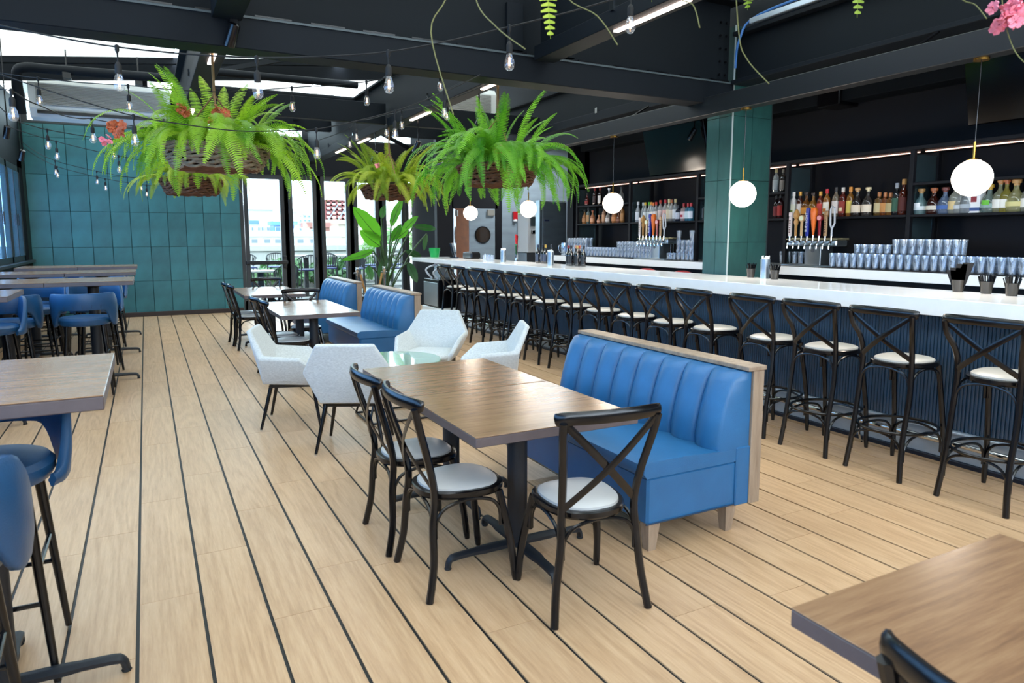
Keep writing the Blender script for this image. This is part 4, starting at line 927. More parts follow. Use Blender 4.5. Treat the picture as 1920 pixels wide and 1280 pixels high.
row([(1487, 'slim', '#f2f2ee', '#f2f2ee', '#e9ecd8', 1.05, 'white bottle with black pourer at the left of the long shelf', .95, '#7fa042'),
 (1499, 'slim', '#5a2c1c', '#e3a63a', '#e6dfd8', 1.05, 'dark bottle with orange neck beside the white bottle'),
 (1511, 'jug', '#8a5518', '#2a1a12', '#d98f2e', 1.12, 'amber bottle with orange label on the long shelf'),
 (1524, 'jug', '#a8752a', '#2a1a12', '#e3b040', 1.08, 'amber bottle with yellow label on the long shelf'),
 (1537, 'slim', '#8a3a1c', '#d9a03a', '#c23a30', 1.0, 'bottle with red label left of the red capped one'),
 (1549, 'slim', '#b8772c', '#c81e28', '#efe7d2', 1.08, 'bottle with bright red cap and cream label', .55, '#dd8a3c'),
 (1566, 'slim', '#9b8b74', '#2b2725', '#d9d2cc', 1.12, 'tall bottle with pale label right of the red capped one'),
 (1579, 'slim', '#6c2016', '#cfc6bb', '#8d2c20', 1.10, 'red brown bottle with small cream label', .6, '#e0cfa8'),
 (1593, 'slim', '#a86f26', '#d68a2a', '#e0c860', 1.10, 'bottle with yellow label and orange neck, mid long shelf'),
 (1606, 'jug', '#3a3230', '#c79a64', '#e6d6bd', 1.15, 'dark bottle with cork and broad cream label'),
 (1626, 'jug', '#4a4440', '#e5d3a6', '#efe0c8', 1.15, 'bottle with tall cream neck and broad cream label'),
 (1647, 'square', '#7a5a22', '#b5713c', '#c9b98c', .98, 'square amber bottle with cork, left of three alike'),
 (1658, 'square', '#8f4a18', '#b5713c', '#c98c4c', .95, 'orange amber bottle with cork, middle of three alike'),
 (1668, 'square', '#8a5a22', '#b5713c', '#b9a878', .93, 'amber bottle with cork, right of three alike'),
 (1679, 'slim', '#20242a', '#9aa0a8', '#2f5a44', 1.12, 'dark bottle with steel pourer near the right end of the long shelf'),
 (1692, 'wine', '#6a2a18', '#b08040', '#5a2016', 1.2, 'tall slender copper bottle against the right upright'),
 (1455, 'slim', '#3a2022', '#1b1b1e', '#7a1c20', .95, 'dark red bottle right beside the teal column on the long shelf level'),
 (1463, 'slim', '#4a2026', '#2a2a30', '#b02a22', 1.0, 'bottle with red label left of the upright'),
 (1725, 'squat', '#9cc4c4', '#c99a5a', '#dfe6e6', 1.25, 'round clear bottle with blue neck and oval white label', .35, '#f3f5f5'),
 (1749, 'squat', '#3a160e', '#b5683c', '#e6dcc8', 1.25, 'round dark brown bottle with oval cream label', .8),
 (1770, 'squat', '#8fa6c8', '#7a4038', '#3f66a8', 1.25, 'clear bottle with blue label and dark red stopper', .35),
 (1789, 'jug', '#cfd2c4', '#b5683c', '#d8c08a', 1.12, 'clear bottle with tan label under the nearest globe', .35),
 (1800, 'squat', '#cfd4d2', '#b5683c', '#c9ced2', 1.2, 'clear bottle with light stopper right under the nearest globe', .35),
 (1812, 'squat', '#b9c0c4', '#8a929a', '#aab4bc', 1.3, 'clear bottle half behind the white carton', .35),
 (1853, 'squat', '#9ab0a8', '#c9a03a', '#8fa8a4', 1.25, 'clear bottle with green and gold stopper', .35, '#6abf3a'),
 (1872, 'jug', '#b9bc9a', '#c08a52', '#f1efe6', 1.1, 'squat bottle with big white square label', .35),
 (1884, 'jug', '#a9a04a', '#b5683c', '#f1efe6', 1.1, 'pale yellow bottle with cork stopper', .45),
 (1902, 'squat', '#c9c690', '#c89a5c', '#d6cc8c', 1.4, 'round ribbed bottle with big cork ball near the right edge', .35),
 (1926, 'jug', '#b9bcae', '#b5683c', '#f1efe6', 1.1, 'clear bottle cut by the right edge', .35)], M1, 400)
t = thing('carton', 'tall white carton with a red picture on the right bottle shelf', 'box', (6.86, at(1828, 400, X=6.86).y, M1))
ob('box', MB().box(-.045, -.06, 0, .045, .06, .30, b=.003), M_white, t); ob('band', MB().box(-.047, -.061, .02, .046, .061, .05).box(-.047, -.061, .25, .046, .061, .30), mat('band_blue', '#31518f', .5), t, smooth=False); ob('picture', MB().box(-.0475, -.03, .10, -.045, .02, .15), mat('picture_red', '#8c2430', .5), t, smooth=False)
# section between fern and column, long shelf
row([(1186, 'slim', '#c9d4e0', '#dfe4ea', '#dfe6ee', .85, 'small clear bottle first right of the left uprights', .3),
 (1196, 'wine', '#d9e0e6', '#e8ecf0', '#dfe4ea', 1.05, 'tall frosted bottle with white cap', .5),
 (1206, 'wine', '#cfdade', '#cfd8dd', None, 1.0, 'plain clear bottle right of the frosted one', .35),
 (1210, 'wine', '#cfd6d8', '#e0b92a', '#ccd2d4', 1.0, 'frosted bottle with yellow cap', .5),
 (1217, 'wine', '#cfd6d8', '#5fb52a', '#ccd2d4', 1.0, 'frosted bottle with green cap', .5),
 (1221, 'wine', '#cfd6d8', '#d8952a', '#ccd2d4', 1.0, 'frosted bottle with amber cap', .5),
 (1225, 'slim', '#dfe3e6', '#e0762a', '#efe2dc', 1.0, 'clear bottle with orange cap and white label', .35, '#c96a5a'),
 (1230, 'slim', '#dfe3e6', '#cf3a2c', '#efe2dc', 1.02, 'clear bottle with red cap and white label', .35),
 (1238, 'slim', '#e6e2e0', '#d8493a', '#ecd4ca', 1.1, 'clear bottle with black pourer and red collar', .4),
 (1247, 'slim', '#e6e2e0', '#c6303a', '#e8b8b0', 1.1, 'bottle with crimson neck and pinkish label', .4),
 (1254, 'slim', '#e4e2d6', '#e2d3a0', '#e0d2b4', 1.12, 'bottle with cream neck and tan label', .4),
 (1259, 'slim', '#dfe0e0', '#b0663c', '#dcd2c4', 1.08, 'bottle with copper cap, pale label', .4),
 (1266, 'slim', '#c6cfd6', '#e8d9a6', '#e6e8ee', 1.1, 'bottle with cream cap and white label', .4),
 (1272, 'square', '#22304a', '#1c222c', '#cfd6e6', .92, 'dark navy square bottle', .7),
 (1282, 'square', '#e6d0d4', '#b82430', '#ead6da', 1.0, 'square bottle with red cap and pinkish label', .4, '#b03048'),
 (1290, 'square', '#3f93b4', '#b82430', '#cfe4ea', 1.0, 'blue square bottle with red cap', .5),
 (1296, 'square', '#4aa0c0', '#b82430', '#dfe8f4', 1.0, 'second blue bottle with red cap, nearer the upright', .5),
 (1315, 'slim', '#dfe0e2', '#8a2a38', '#e6d6d6', 1.05, 'clear bottle with dark red cap against the teal column', .35)], M1, 405)
# left section, two shelves
row([(1096, 'jug', '#b47a48', '#26201c', '#b57c4c', .9, 'short amber bottle at the left of the lower left shelf', .8), (1103, 'slim', '#9fb0ac', '#20242a', '#b98a5c', .95, 'clear bottle with tan band on the lower left shelf', .4),
 (1111, 'jug', '#c27c52', '#b8603c', '#d89c74', .85, 'copper coloured bottle on the lower left shelf', .8), (1123, 'squat', '#c98c68', '#c08060', '#d6a284', .7, 'small rose copper tin on the lower left shelf', .9),
 (1132, 'slim', '#b4886c', '#2a2420', '#c0906c', .92, 'amber bottle left of the globe on the lower left shelf', .7), (1140, 'jug', '#b9b2ac', '#9a6a4c', '#d0c4bc', .85, 'pale bottle behind the globe on the lower left shelf', .5),
 (1152, 'jug', '#b07040', '#6a3a20', '#c07c48', .95, 'orange amber bottle right under the globe', .8), (1160, 'squat', '#7a4c3a', '#5a3424', '#8a5a44', .9, 'dark copper tin right of the globe', .9), (1167, 'slim', '#a8713c', '#2a2420', '#b07c48', .98, 'tall amber bottle at the right end of the lower left shelf', .7)], M1, 420)
row([(1101, 'jug', '#5a1f1c', '#1c1a1c', '#8c2c28', .8, 'dark red bottle at the left of the upper left shelf', .8), (1115, 'slim', '#2a1a18', '#8c1e22', '#3a2a28', 1.0, 'black bottle with red neck on the upper left shelf', .8),
 (1125, 'slim', '#2a1c1a', '#8c1e22', '#e0d8d0', 1.0, 'dark bottle with white strip on the upper left shelf', .8), (1142, 'jug', '#c9d2d6', '#dfe4e8', '#cfd6da', 1.0, 'clear bottle above the globe on the upper left shelf', .3), (1165, 'jug', '#9aa2a2', '#20242a', '#b0b4ac', 1.0, 'bottle with black pourer at the right of the upper left shelf', .4)], 2.10, 370)
row([(1454, 'slim', '#cfd6d6', '#b8ae7c', '#a8aeb0', 1.0, 'clear bottle on the small upper shelf right of the column', .35), (1467, 'slim', '#4a4440', '#8a8478', '#8a8078', .95, 'dark bottle on the small upper shelf by the upright', .6)], 2.10, 360)
# ================================================================== GLASSWARE
gm = {'pint': MB().lathe([(0, .004), (.024, 0), (.026, .003), (.0375, .148), (.036, .148), (.026, .012), (0, .012)], 12).mesh('pint_glass', M_tumbler),
      'rocks': MB().lathe([(0, .004), (.032, 0), (.034, .003), (.040, .095), (.038, .095), (.032, .012), (0, .012)], 12).mesh('rocks_glass', M_tumbler)}
def glass(kind, loc, label, group):
    o = ob(kind+'_glass', gm[kind], loc=loc, rz=random.uniform(0, 3)); tag(o, label, 'glass', group); return o
zc = 1.246
n_ = 0
for y in np.arange(8.92, 10.35, .088):
    for j, X in enumerate((6.56, 6.66)):
        glass('pint', (X, y, zc), ('front', 'rear')[j]+' row pint glass in the bottom tier at the far left of the back counter', 'far left pint glasses, bottom tier')
        if y > 9.75: glass('pint', (X, y, zc+.150), ('front', 'rear')[j]+' row pint glass in the upper tier at far left of the back counter', 'far left pint glasses, upper tier')
for y in np.arange(8.10, 8.9, .086):
    for X in (6.56, 6.66):
        glass('pint', (X, y, zc), 'clear glass left of the left beer tower', 'glasses left of the left tap tower'); glass('rocks', (X, y, zc+.150), ('front' if X < 6.6 else 'rear')+' row short glass stacked upper left of the left beer tower', 'upper glasses left of the left tap tower')
for y in (7.28, 7.36, 7.45, 7.54):
    for k in range(3 if y in (7.28, 7.54) else 2): glass('pint', (6.60, y, zc+k*.130), 'clear glass in the tall stacks left of the teal column', 'tall glass stacks by the column')
for y in (7.62, 7.71): glass('rocks', (6.58, y, zc), 'short glass in the wire rack left of the teal column', 'short glasses by the wire rack')
for y in np.arange(5.60, 6.0, .09): glass('pint', (6.85, y, zc), 'clear glass just right of the teal column', 'glasses right of the column')
for y in np.arange(4.45, 5.10, .084):
    for X in (6.56, 6.66): glass('pint', (X, y, zc), 'clear pint glass right of the right beer tower', 'glasses right of the right tap tower')
for y in np.arange(4.45, 4.85, .084): glass('rocks', (6.62, y, zc+.15), 'short glass in the small upper tier right of the right beer tower', 'small upper tier of short glasses')
for y in np.arange(3.10, 4.38, .084):
    for X in (6.56, 6.66): glass('pint', (X, y, zc), ('front' if X < 6.6 else 'rear')+' row pint glass in the long bottom tier at right of the back counter', 'long bottom tier of pint glasses at right')
for y in np.arange(3.75, 4.34, .084):
    for X in (6.58, 6.68): glass('pint', (X, y, zc+.152), ('front' if X < 6.6 else 'rear')+' row pint glass in the raised rack tier under the long shelf', 'raised rack tier of pint glasses')
for y in np.arange(2.0, 3.05, .084):
    for X in (6.56, 6.66): glass('rocks', (X, y, zc), 'short glass in the bottom tier at the right edge', 'short glasses at the right edge, bottom tier'); glass('pint', (X, y, zc+.10), 'pint glass in the upper tier at the right edge', 'pint glasses at the right edge, upper tier')
# ================================================================== TAP TOWERS
HND = [('#d8cfd0', 'paddle', 'pale pink paddle handle'), ('#b98a4c', 'wood', 'carved tan wooden handle'), ('#c9a878', 'disc', 'tan handle with round badge'), ('#1c2f9c', 'blue', 'dark blue handle with white letters'),
       ('#e8701e', 'orange', 'orange cone handle'), ('#8c1c28', 'disc', 'dark red handle with round badge'), ('#a8845c', 'paddle', 'brown handle with pale side'), ('#c6ccd4', 'loop', 'silver looped handle')]
def text_mesh(s, size, m):
    c = bpy.data.curves.new('lettering', 'FONT'); c.body = s; c.size = size; c.extrude = .0006; c.align_x = 'CENTER'; c.align_y = 'CENTER'; c.resolution_u = 2
    o = bpy.data.objects.new('tmp', c); COL.objects.link(o); bpy.context.view_layer.update()
    me = bpy.data.meshes.new_from_object(o.evaluated_get(bpy.context.evaluated_depsgraph_get())); bpy.data.objects.remove(o)
    me.materials.clear(); me.materials.append(m); return me
TX = text_mesh('BUD LIGHT', .042, M_white)
def tower(loc, label):
    t = thing('tap_tower', label, 'beer tap', loc)
    ob('column', MB().box(-.06, -.105, 0, .14, .105, .22, b=.006), M_stain, t)
    ob('drip_tray', MB().box(-.17, -.34, -.005, .0, .34, .012, b=.004), M_stain, t)
    ob('manifold', MB().box(-.09, -.32, .22, .10, .32, .29, b=.012), M_stain, t)
    ob('badge', MB().lathe([(.022, 0), (.022, .005), (0, .006)], 16), mat('badge_grey', '#55595e', .4), t, loc=(-.06, 0, .17)).rotation_euler = (0, -PI/2, 0)
    ob('back_plate', MB().box(-.10, -.34, .29, .0, .34, .302).box(-.01, -.34, .29, .09, .34, .31), mat('tray_bronze', '#9c9270', .35, metal=.5), t, smooth=False)
    for k in range(8):
        y = .275-k*.0786; c_, kd, lb = HND[k]; m = mat('handle_'+c_, c_, .35)
        ob('faucet', MB().tube(cat([(-.09, y, .26), (-.13, y, .265), (-.15, y, .23), (-.155, y, .19)]), .012, 8).tube([(-.12, y, .26), (-.115, y, .345)], .009, 8), M_chrome, t)
        if kd == 'blue': mb = MB().lathe([(.016, .48), (.021, .50), (.023, .72), (.026, .76), (.024, .79), (0, .80)], 12, c=(-.115, y, 0))
        elif kd == 'orange': mb = MB().lathe([(.008, .48), (.014, .52), (.036, .70), (.040, .76), (.030, .79), (0, .80)], 14, c=(-.115, y, 0))
        elif kd == 'wood': mb = MB().lathe([(.014, .48), (.016, .60), (.028, .64), (.018, .67), (.034, .70), (.036, .73), (.012, .78), (0, .79)], 8, c=(-.115, y, 0))
        elif kd == 'disc': mb = MB().box(-.125, y-.016, .48, -.105, y+.016, .66, b=.005).tube([(-.13, y, .68), (-.10, y, .68)], .036, 16)
        elif kd == 'loop': mb = MB().tube([(-.115, y, .48), (-.115, y, .56), (-.115, y+.02, .60), (-.125, y+.02, .76), (-.13, y, .80), (-.13, y-.035, .78), (-.12, y-.035, .62), (-.115, y, .56)], .010, 8)
        else: mb = MB().box(-.128, y-.019, .48, -.104, y+.019, .70, b=.005).box(-.130, y-.024, .70, -.102, y+.024, .755, b=.008)
        h = ob('tap_handle', mb, m, t, label=lb, loc=(0, 0, -.15))
        if kd == 'blue':
            o = ob('lettering', TX, parent=h, loc=(-.1405, y, .635)); o.rotation_euler = (0, -PI/2, PI)  ; o.rotation_euler = Matrix(((0, 0, -1), (0, -1, 0), (-1, 0, 0))).to_euler()
            o.rotation_euler = Matrix(((0, 0, -1), (0, 1, 0), (1, 0, 0))).to_euler()
            # letters read upwards: text x -> world z, text y -> world y, normal -> -x
            o.rotation_euler = Matrix(((0, 0, -1), (0, 1, 0), (1, 0, 0))).to_euler(); o['label'] = 'white lettering'
        if kd == 'disc': ob('badge', MB().tube([(-.1335, y, .68), (-.1300, y, .68)], .026, 16), mat('badge_pale', '#d9e3c4', .5) if k == 2 else mat('badge_rose', '#e0a0a4', .5), h)
        if kd == 'paddle':
            for q in range(6): ob('mark', MB().box(-.1295, y-.010, .52+q*.026, -.128, y+.010, .532+q*.026), mat('mark_dark', '#5a3a3c', .5), h, smooth=False)
    return t
tower((6.62, 8.02, 1.246), 'beer tap tower in the left bay with eight handles'); tower((6.70, 5.36, 1.246), 'beer tap tower right of the teal column with eight handles')
# ================================================================== THINGS ON THE BAR
T = 1.1605
t = thing('green_bucket', 'small green bucket at the far end of the counter', 'bucket', (5.17, 13.2, 1.151)); ob('body', MB().lathe([(0, .003), (.085, 0), (.11, .18), (.116, .185), (.105, .185), (.08, .01), (0, .01)], 20), M_green, t); ob('handle', MB().tube(cat([(.11, 0, .17), (.05, .0, .10), (-.05, 0, .10), (-.11, 0, .17)]), .004).lathe([(.112, .13), (.114, .14), (.112, .15)], 20), M_green, t)
t = thing('pos_terminal', 'black touch screen till behind the green bucket', 'monitor', (5.33, 12.5, 1.151), D(60)); o = ob('screen', MB().box(-.20, -.02, .06, .20, .02, .30, b=.008), M_scr, t); o.rotation_euler = (D(-15), 0, 0); ob('stand', MB().box(-.09, -.06, 0, .09, .1, .02, b=.004).box(-.03, .0, .02, .03, .04, .12, b=.004), M_black, t)
t = thing('receipt_printer', 'low black printer right of the till', 'printer', (5.40, 11.9, 1.151)); ob('body', MB().box(-.1, -.2, 0, .1, .2, .13, b=.025), M_black, t); ob('paper_slot', MB().box(-.06, -.08, .129, -.04, .08, .134), M_slat, t, smooth=False)
t = thing('card_stand', 'small clear card stand with blue print', 'sign', (4.98, 10.43, T), D(70)); ob('stand', MB().box(-.05, -.025, 0, .05, .025, .006).box(-.048, -.004, .004, .048, .0, .13, b=.001), M_white, t); ob('print', MB().box(-.03, .0, .03, .03, .001, .06).box(-.035, 0, .09, .035, .001, .10), mat('print_blue', '#33457a', .6), t, smooth=False); ob('print', MB().box(-.03, -.006, .03, .03, -.004, .06).box(-.035, -.006, .09, .035, -.004, .10), mat('print_blue', '#33457a', .6), t, smooth=False)
def straws(loc, label, wrap=True):
    t = thing('straw_holder', label, 'straw holder', loc); ob('cup', MB().lathe([(.045, 0), (.045, .19), (.042, .19), (.042, .01), (0, .01)], 20), M_stain, t)
    s = MB(); rd = random.Random(int(loc[1]*10))
    for i in range(26):
        a = rd.uniform(0, 6.28); r = .034*math.sqrt(rd.random()); s.tube([(r*math.cos(a), r*math.sin(a), .02), (r*1.25*math.cos(a), r*1.25*math.sin(a), .215+rd.uniform(-.012, .012))], .006, 5)
    o = ob('straws', s, M_white, t); o['kind'] = 'stuff'
    o = ob('straws', MB().loft([[(-.05+(.06 if q else 0), (-.042 if j in (0, 3) else .042), z) for j, q in ((0, 0), (1, 0), (1, 1), (3, 1))] for z in (.0, .20)]), M_white, t) if False else None
    return t
straws((5.10, 10.0, T), 'steel cup of white straws at the far part of the bar'); straws((5.12, 8.55, T), 'steel cup of white straws between the two groups of wine bottles'); straws((5.42, 4.92, T), 'steel cup of white straws in front of the teal column')
def cup(loc, label, kind):
    t = thing('napkin_caddy' if kind == 'nap' else 'stir_cup', label, 'cup', loc)
    ob('cup', MB().lathe([(0, .003), (.034, 0), (.044, .09), (.041, .09), (.032, .01), (0, .01)], 16), mat('smoked_plastic', '#3a3733', .25), t)
    if kind == 'nap':
        for k, (a, h) in enumerate(((-.35, .22), (-.1, .21), (.2, .18), (.45, .16))): ob('napkin', MB().loft([[(x*.02, y*.04+(z-.02)*a*.9, z) for x, y in ((-.15, -1), (.15, -1), (.15, 1), (-.15, 1))] for z in (.02, h)]), mat('black_napkin', '#101114', .9), t, smooth=False)
    else:
        s = MB(); rd = random.Random(int(loc[1]*77))
        for i in range(30):
            a = rd.uniform(0, 6.28); r = .028*math.sqrt(rd.random()); s.tube([(r*math.cos(a), r*math.sin(a), .02), (r*2.0*math.cos(a), r*2.0*math.sin(a), .135+rd.uniform(-.012, .012))], .004, 4)
        o = ob('stir_sticks', s, M_black, t); o['kind'] = 'stuff'
    return t
cup((5.44, 5.12, T), 'cup of black stirrers left of the straws before the column', 's'); cup((5.40, 4.78, T), 'cup of black stirrers right of the straws before the column', 's')
cup((5.42, 3.06, T), 'cup of folded black napkins near the right of the counter', 'nap'); cup((5.42, 2.86, T), 'small cup of stirrers beside the black napkins', 's'); cup((5.38, 2.67, T), 'fuller cup of black stirrers nearest the right edge', 's')
t = thing('napkin_holder', 'white object cut by the right edge of the counter', 'holder', (5.30, 2.45, T)); ob('body', MB().box(-.06, -.06, 0, .06, .06, .12, b=.01), M_white, t)
for i, (x, y, c_) in enumerate(((5.34, 9.30, '#20304a'), (5.36, 9.18, '#141a26'), (5.34, 9.06, '#b9973a'), (5.37, 8.94, '#141a26'))):
    bottle((x, y, T), 'wine', '#0d1016', c_, '#3a4458', ['wine bottle with navy capsule, leftmost of the left group', 'black wine bottle second of the left group', 'wine bottle with gold capsule in the left group', 'wine bottle beside the middle straw cup'][i], 'wine bottles on the bar', .95, .95)
k = 0
wl = ['dark wine bottle with red capsule, left of the right group', 'dark wine bottle with pinkish capsule in the right group', 'dark wine bottle with black capsule in the right group, front', 'dark wine bottle with second red capsule in the right group', 'dark wine bottle with rose capsule, back of the right group', 'dark wine bottle with gold tip in the right group', 'black wine bottle at the right end of the right group']
for (x, y, c_) in ((5.30, 8.36, '#8c1e22'), (5.40, 8.32, '#c98c80'), (5.28, 8.26, '#14161c'), (5.38, 8.22, '#9c2024'), (5.44, 8.28, '#c0806c'), (5.30, 8.13, '#a8894c'), (5.33, 8.02, '#14161c')):
    bottle((x, y, T), 'wine', '#0d1014', c_, '#20242a', wl[k], 'wine bottles on the bar', .95, .95); k += 1
for i, y in enumerate((10.9, 10.75, 10.62)): t = glass('rocks', (5.2, y, T), 'empty glass on the counter behind the card stand', 'glasses behind the card stand')
for i, (y, lb) in enumerate(((7.42, 'red wrapped bundle under the back counter, left one'), (6.72, 'red wrapped bundle beside the teal column'))):
    t = thing('red_bundle', lb, 'cloth', (5.95, y, 1.02)); ob('cloth', MB().lathe([(0, 0), (.10, .01), (.13, .05), (.12, .10), (.06, .125), (0, .12)], 14), M_red, t)
sk = thing('speed_rail', 'stainless working counter behind the bar', 'counter'); ob('top', MB().box(5.80, 6.1, .99, 6.2, 10.9, 1.02, b=.004).box(5.8, .5, .93, 6.2, 5.4, .96, b=.004), M_stain, sk); ob('body', MB().box(5.84, 6.1, 0, 6.18, 10.9, .99).box(5.84, .5, 0, 6.18, 5.4, .93), M_stain2, sk, smooth=False)
t = thing('wire_rack', 'small wire rack of glasses left of the column', 'rack', (6.60, 7.68, 1.246)); 
for x in (-.1, .1): ob('wire', MB().tube([(x, -.14, 0), (x, -.14, .24), (x, .14, .24), (x, .14, 0)], .004, 6), M_chrome, t)
# red & green flavour gun cluster, pitcher, slush machine, fridge
t = thing('soda_tower', 'tangle of red and clear tap handles behind the bar end', 'beer tap', (5.66, 10.6, 0)); ob('post', MB().tube([(0, 0, .0), (0, 0, 1.30)], .03, 12), M_chrome, t)
for k, (c_, a, dz) in enumerate((('#c01c28', -.1, .32), ('#c01c28', .05, .28), ('#8c1420', .12, .30), ('#2f6a4c', -.2, .15), ('#9aa0b4', .2, .12))): ob('tap_handle', MB().tube([(0, 0, 1.25), (a*.6, a, 1.28+dz)], [.012, .022], 8), mat('tap_'+c_+str(k), c_, .35), t)
# ================================================================== KITCHEN END
def kdoor(name, loc, rz, w, lb):
    d = thing(name, lb, 'door', loc, rz)
    ob('leaf', MB().box(0, -.02, .01, w, .02, 2.17, b=.003), M_stain2, d)
    ob('window_ring', MB().tube([(w*.5, -.035, 1.60), (w*.5, -.018, 1.60)], .19, 32), M_black, d); ob('porthole', MB().tube([(w*.5, -.037, 1.60), (w*.5, -.034, 1.60)], .165, 32), mat('brown_glass', '#2f241b', .1), d)
    ob('kick_plate', MB().box(.03, -.024, .03, w-.03, -.02, .5), M_stain, d, smooth=False); ob('closer', MB().box(w-.2, -.07, 2.02, w-.03, -.02, 2.15, b=.004), mat('closer_grey', '#8a8880', .8), d)
    return d
kdoor('swing_door', (6.29, 13.97, 0), 0, .62, 'steel kitchen door with round porthole'); kdoor('swing_door', (5.955, 14.10, 0), D(62), .62, 'open steel kitchen door seen edge on, porthole in shadow')
t = thing('fire_alarm', 'red fire alarm on the steel wall', 'alarm', (7.42, 13.97, 2.02)); ob('box', MB().box(-.06, -.05, -.08, .06, 0, .10, b=.006), M_red, t); ob('horn', MB().box(-.05, -.06, -.12, .03, 0, -.07, b=.006), M_white, t)
t = thing('wall_niche', 'dark pass through opening in the steel wall', 'opening', (7.9, 13.97, 1.2)); ob('recess', MB().box(-.36, -.02, .05, .55, 0, .80), M_scr, t, smooth=False); ob('frame', MB().box(-.42, -.03, 0, -.36, 0, .85).box(-.42, -.03, .80, .6, 0, .85), M_stain, t, smooth=False); ob('ledge', MB().box(-.36, -.12, .04, .55, 0, .06), M_stain, t, smooth=False)
for i, (x, c_) in enumerate(((-.2, '#6a6e50'), (0, '#20242a'), (.12, '#dfe4e8'), (.25, '#24282e'), (.35, '#20242a'))):
    bottle((7.9+x, 13.90, 1.261), 'slim', c_, '#20242a', '#dfe4e8' if i == 2 else None, ['olive', 'black, left', 'white labelled', 'black, right', 'dark, rightmost'][i]+' bottle on the ledge of the steel wall', 'bottles on the kitchen ledge', .8, .8)
fz = thing('slush_machine', 'white drinks machine with two dials below the second globe', 'appliance', (at(1000, 440, Y=12.9).x, 12.95, 0))
ob('stand', MB().box(-.24, -.2, 0, .24, .3, 1.22), M_stain, fz, smooth=False); ob('body', MB().box(-.22, -.2, 1.23, .22, .25, 2.06, b=.01), M_wcab, fz)
for x in (-.10, .08): ob('dial', MB().box(x-.06, -.215, 1.78, x+.06, -.2, 1.98, b=.004), mat('dial_dark', '#3a4448', .3), fz); ob('spout', MB().box(x-.04, -.25, 1.62, x+.04, -.2, 1.70, b=.006), M_black, fz)
ob('label_plate', MB().box(0, -.206, 1.40, .08, -.2, 1.46), mat('pink_note', '#d8a8b8', .6), fz, smooth=False)
fd = thing('steel_fridge', 'tall brushed steel refrigerator at the end of the bar', 'refrigerator', (6.80, 11.75, 0)); ob('body', MB().box(-.02, 0, .05, .58, .13, 2.26, b=.006), M_stain3, fd); ob('door', MB().box(.03, -.04, .08, .57, 0, 2.24, b=.006), M_stain3, fd); ob('handle', MB().box(.06, -.07, 1.86, .16, -.04, 1.89, b=.003), mat('navy_handle', '#18264c', .4), fd); ob('side_trim', MB().box(-.035, -.03, .05, -.02, .13, 2.26), M_stain, fd, smooth=False)
structure('wall_bar_end', MB().box(7.0, 10.9, 0, 7.25, 11.1, 3.2), M_dark, 'dark end pillar between shelves and kitchen', 'wall')
t = thing('glass_pitcher', 'clear glass pitcher near the kitchen end', 'pitcher', (6.6, 10.55, 1.236)); ob('body', MB().lathe([(0, .004), (.05, 0), (.065, .1), (.055, .22), (.053, .22), (.06, .1), (.045, .01), (0, .01)], 16), M_tumbler, t); ob('handle', MB().tube(cat([(-.06, 0, .19), (-.11, 0, .17), (-.11, 0, .08), (-.06, 0, .05)]), .007), M_tumbler, t)
l = bpy.data.lights.new('kitchen_fill_light', 'AREA'); l.energy = 55; l.size = 1.0; l.color = (.92, .97, 1)  # fill light added to brighten the kitchen steel; no visible lamp there
o = bpy.data.objects.new('kitchen_fill_light', l); o.location = (7.7, 12.6, 3.6); COL.objects.link(o)
t = thing('added_kitchen_panel', 'added flat panel above the kitchen fill light', 'added panel', (7.7, 12.6, 3.70)); ob('frame', MB().box(-.52, -.52, 0, .52, .52, .05), M_wcab, t, smooth=False)  # panel added as a housing for the fill light
# ================================================================== PATIO AND VIEW
structure('ground_patio', MB().box(-6, 15.62, -.1, 16, 22.0, -.01), M_deck, 'pale paved patio outside the doors', 'ground')
pj = MB()
structure('ground_city', MB().box(-120, 22.3, -4.2, 160, 260, -4.0), M_conc, 'pale ground of the city beyond', 'ground')
t = thing('parapet', 'white planter wall at the edge of the patio', 'wall'); ob('wall', MB().box(-4, 22.0, -.1, 14, 22.25, 1.12, b=.01), M_conc, t); ob('cap', MB().box(-4.02, 21.95, 1.12, 14.02, 22.3, 1.30, b=.01), M_conc, t)
def shrub(loc, r, h, label, m, n=260):
    t = thing('shrub', label, 'plant', loc); mb = MB(); rd = random.Random(int(loc[0]*91+loc[1]))
    for i in range(n):
        a, b_ = rd.uniform(0, 2*PI), rd.uniform(-1, 1); q = math.sqrt(1-b_*b_); rr = rd.uniform(.55, 1)
        c_ = Vector((q*math.cos(a)*r*rr, q*math.sin(a)*r*rr, h/2+b_*h/2*rr)); d = Vector([rd.uniform(-1, 1) for _ in range(3)]).normalized()*r*.14; e_ = d.orthogonal().normalized()*r*.08
        mb.add([c_-d, c_+e_, c_+d, c_-e_], [(0, 1, 2, 3)])
    o = ob('foliage', mb, m, t, smooth=False); ob('trunk', MB().tube([(0, 0, 0), (0, 0, h*.5)], .04*r+.01, 6), M_stem, t); return t
M_hedge = leafy('hedge_green', '#2f5222', '#6a9048', .3, 3)
shrub((2.2, 20.6, 0), .7, .62, 'low green shrub seen through the left door', M_hedge, 500); shrub((6.4, 21.2, 0), .6, 1.7, 'green shrub behind the stools right of the doors', M_hedge, 400); shrub((7.6, 19.4, 0), .8, 2.9, 'leafy bush with flowers outside, behind the broad leaved plant', M_hedge, 900)
shrub((8.2, 24.5, -.1), .9, 2.1, 'round green tree beyond the parapet', M_hedge, 600); shrub((4.0, 46, -4), 1.2, 4.6, 'small far tree at the left of the doors', M_hedge, 300); shrub((6.7, 46, -4), 1.0, 4.4, 'small far tree near the white building', M_hedge, 300)
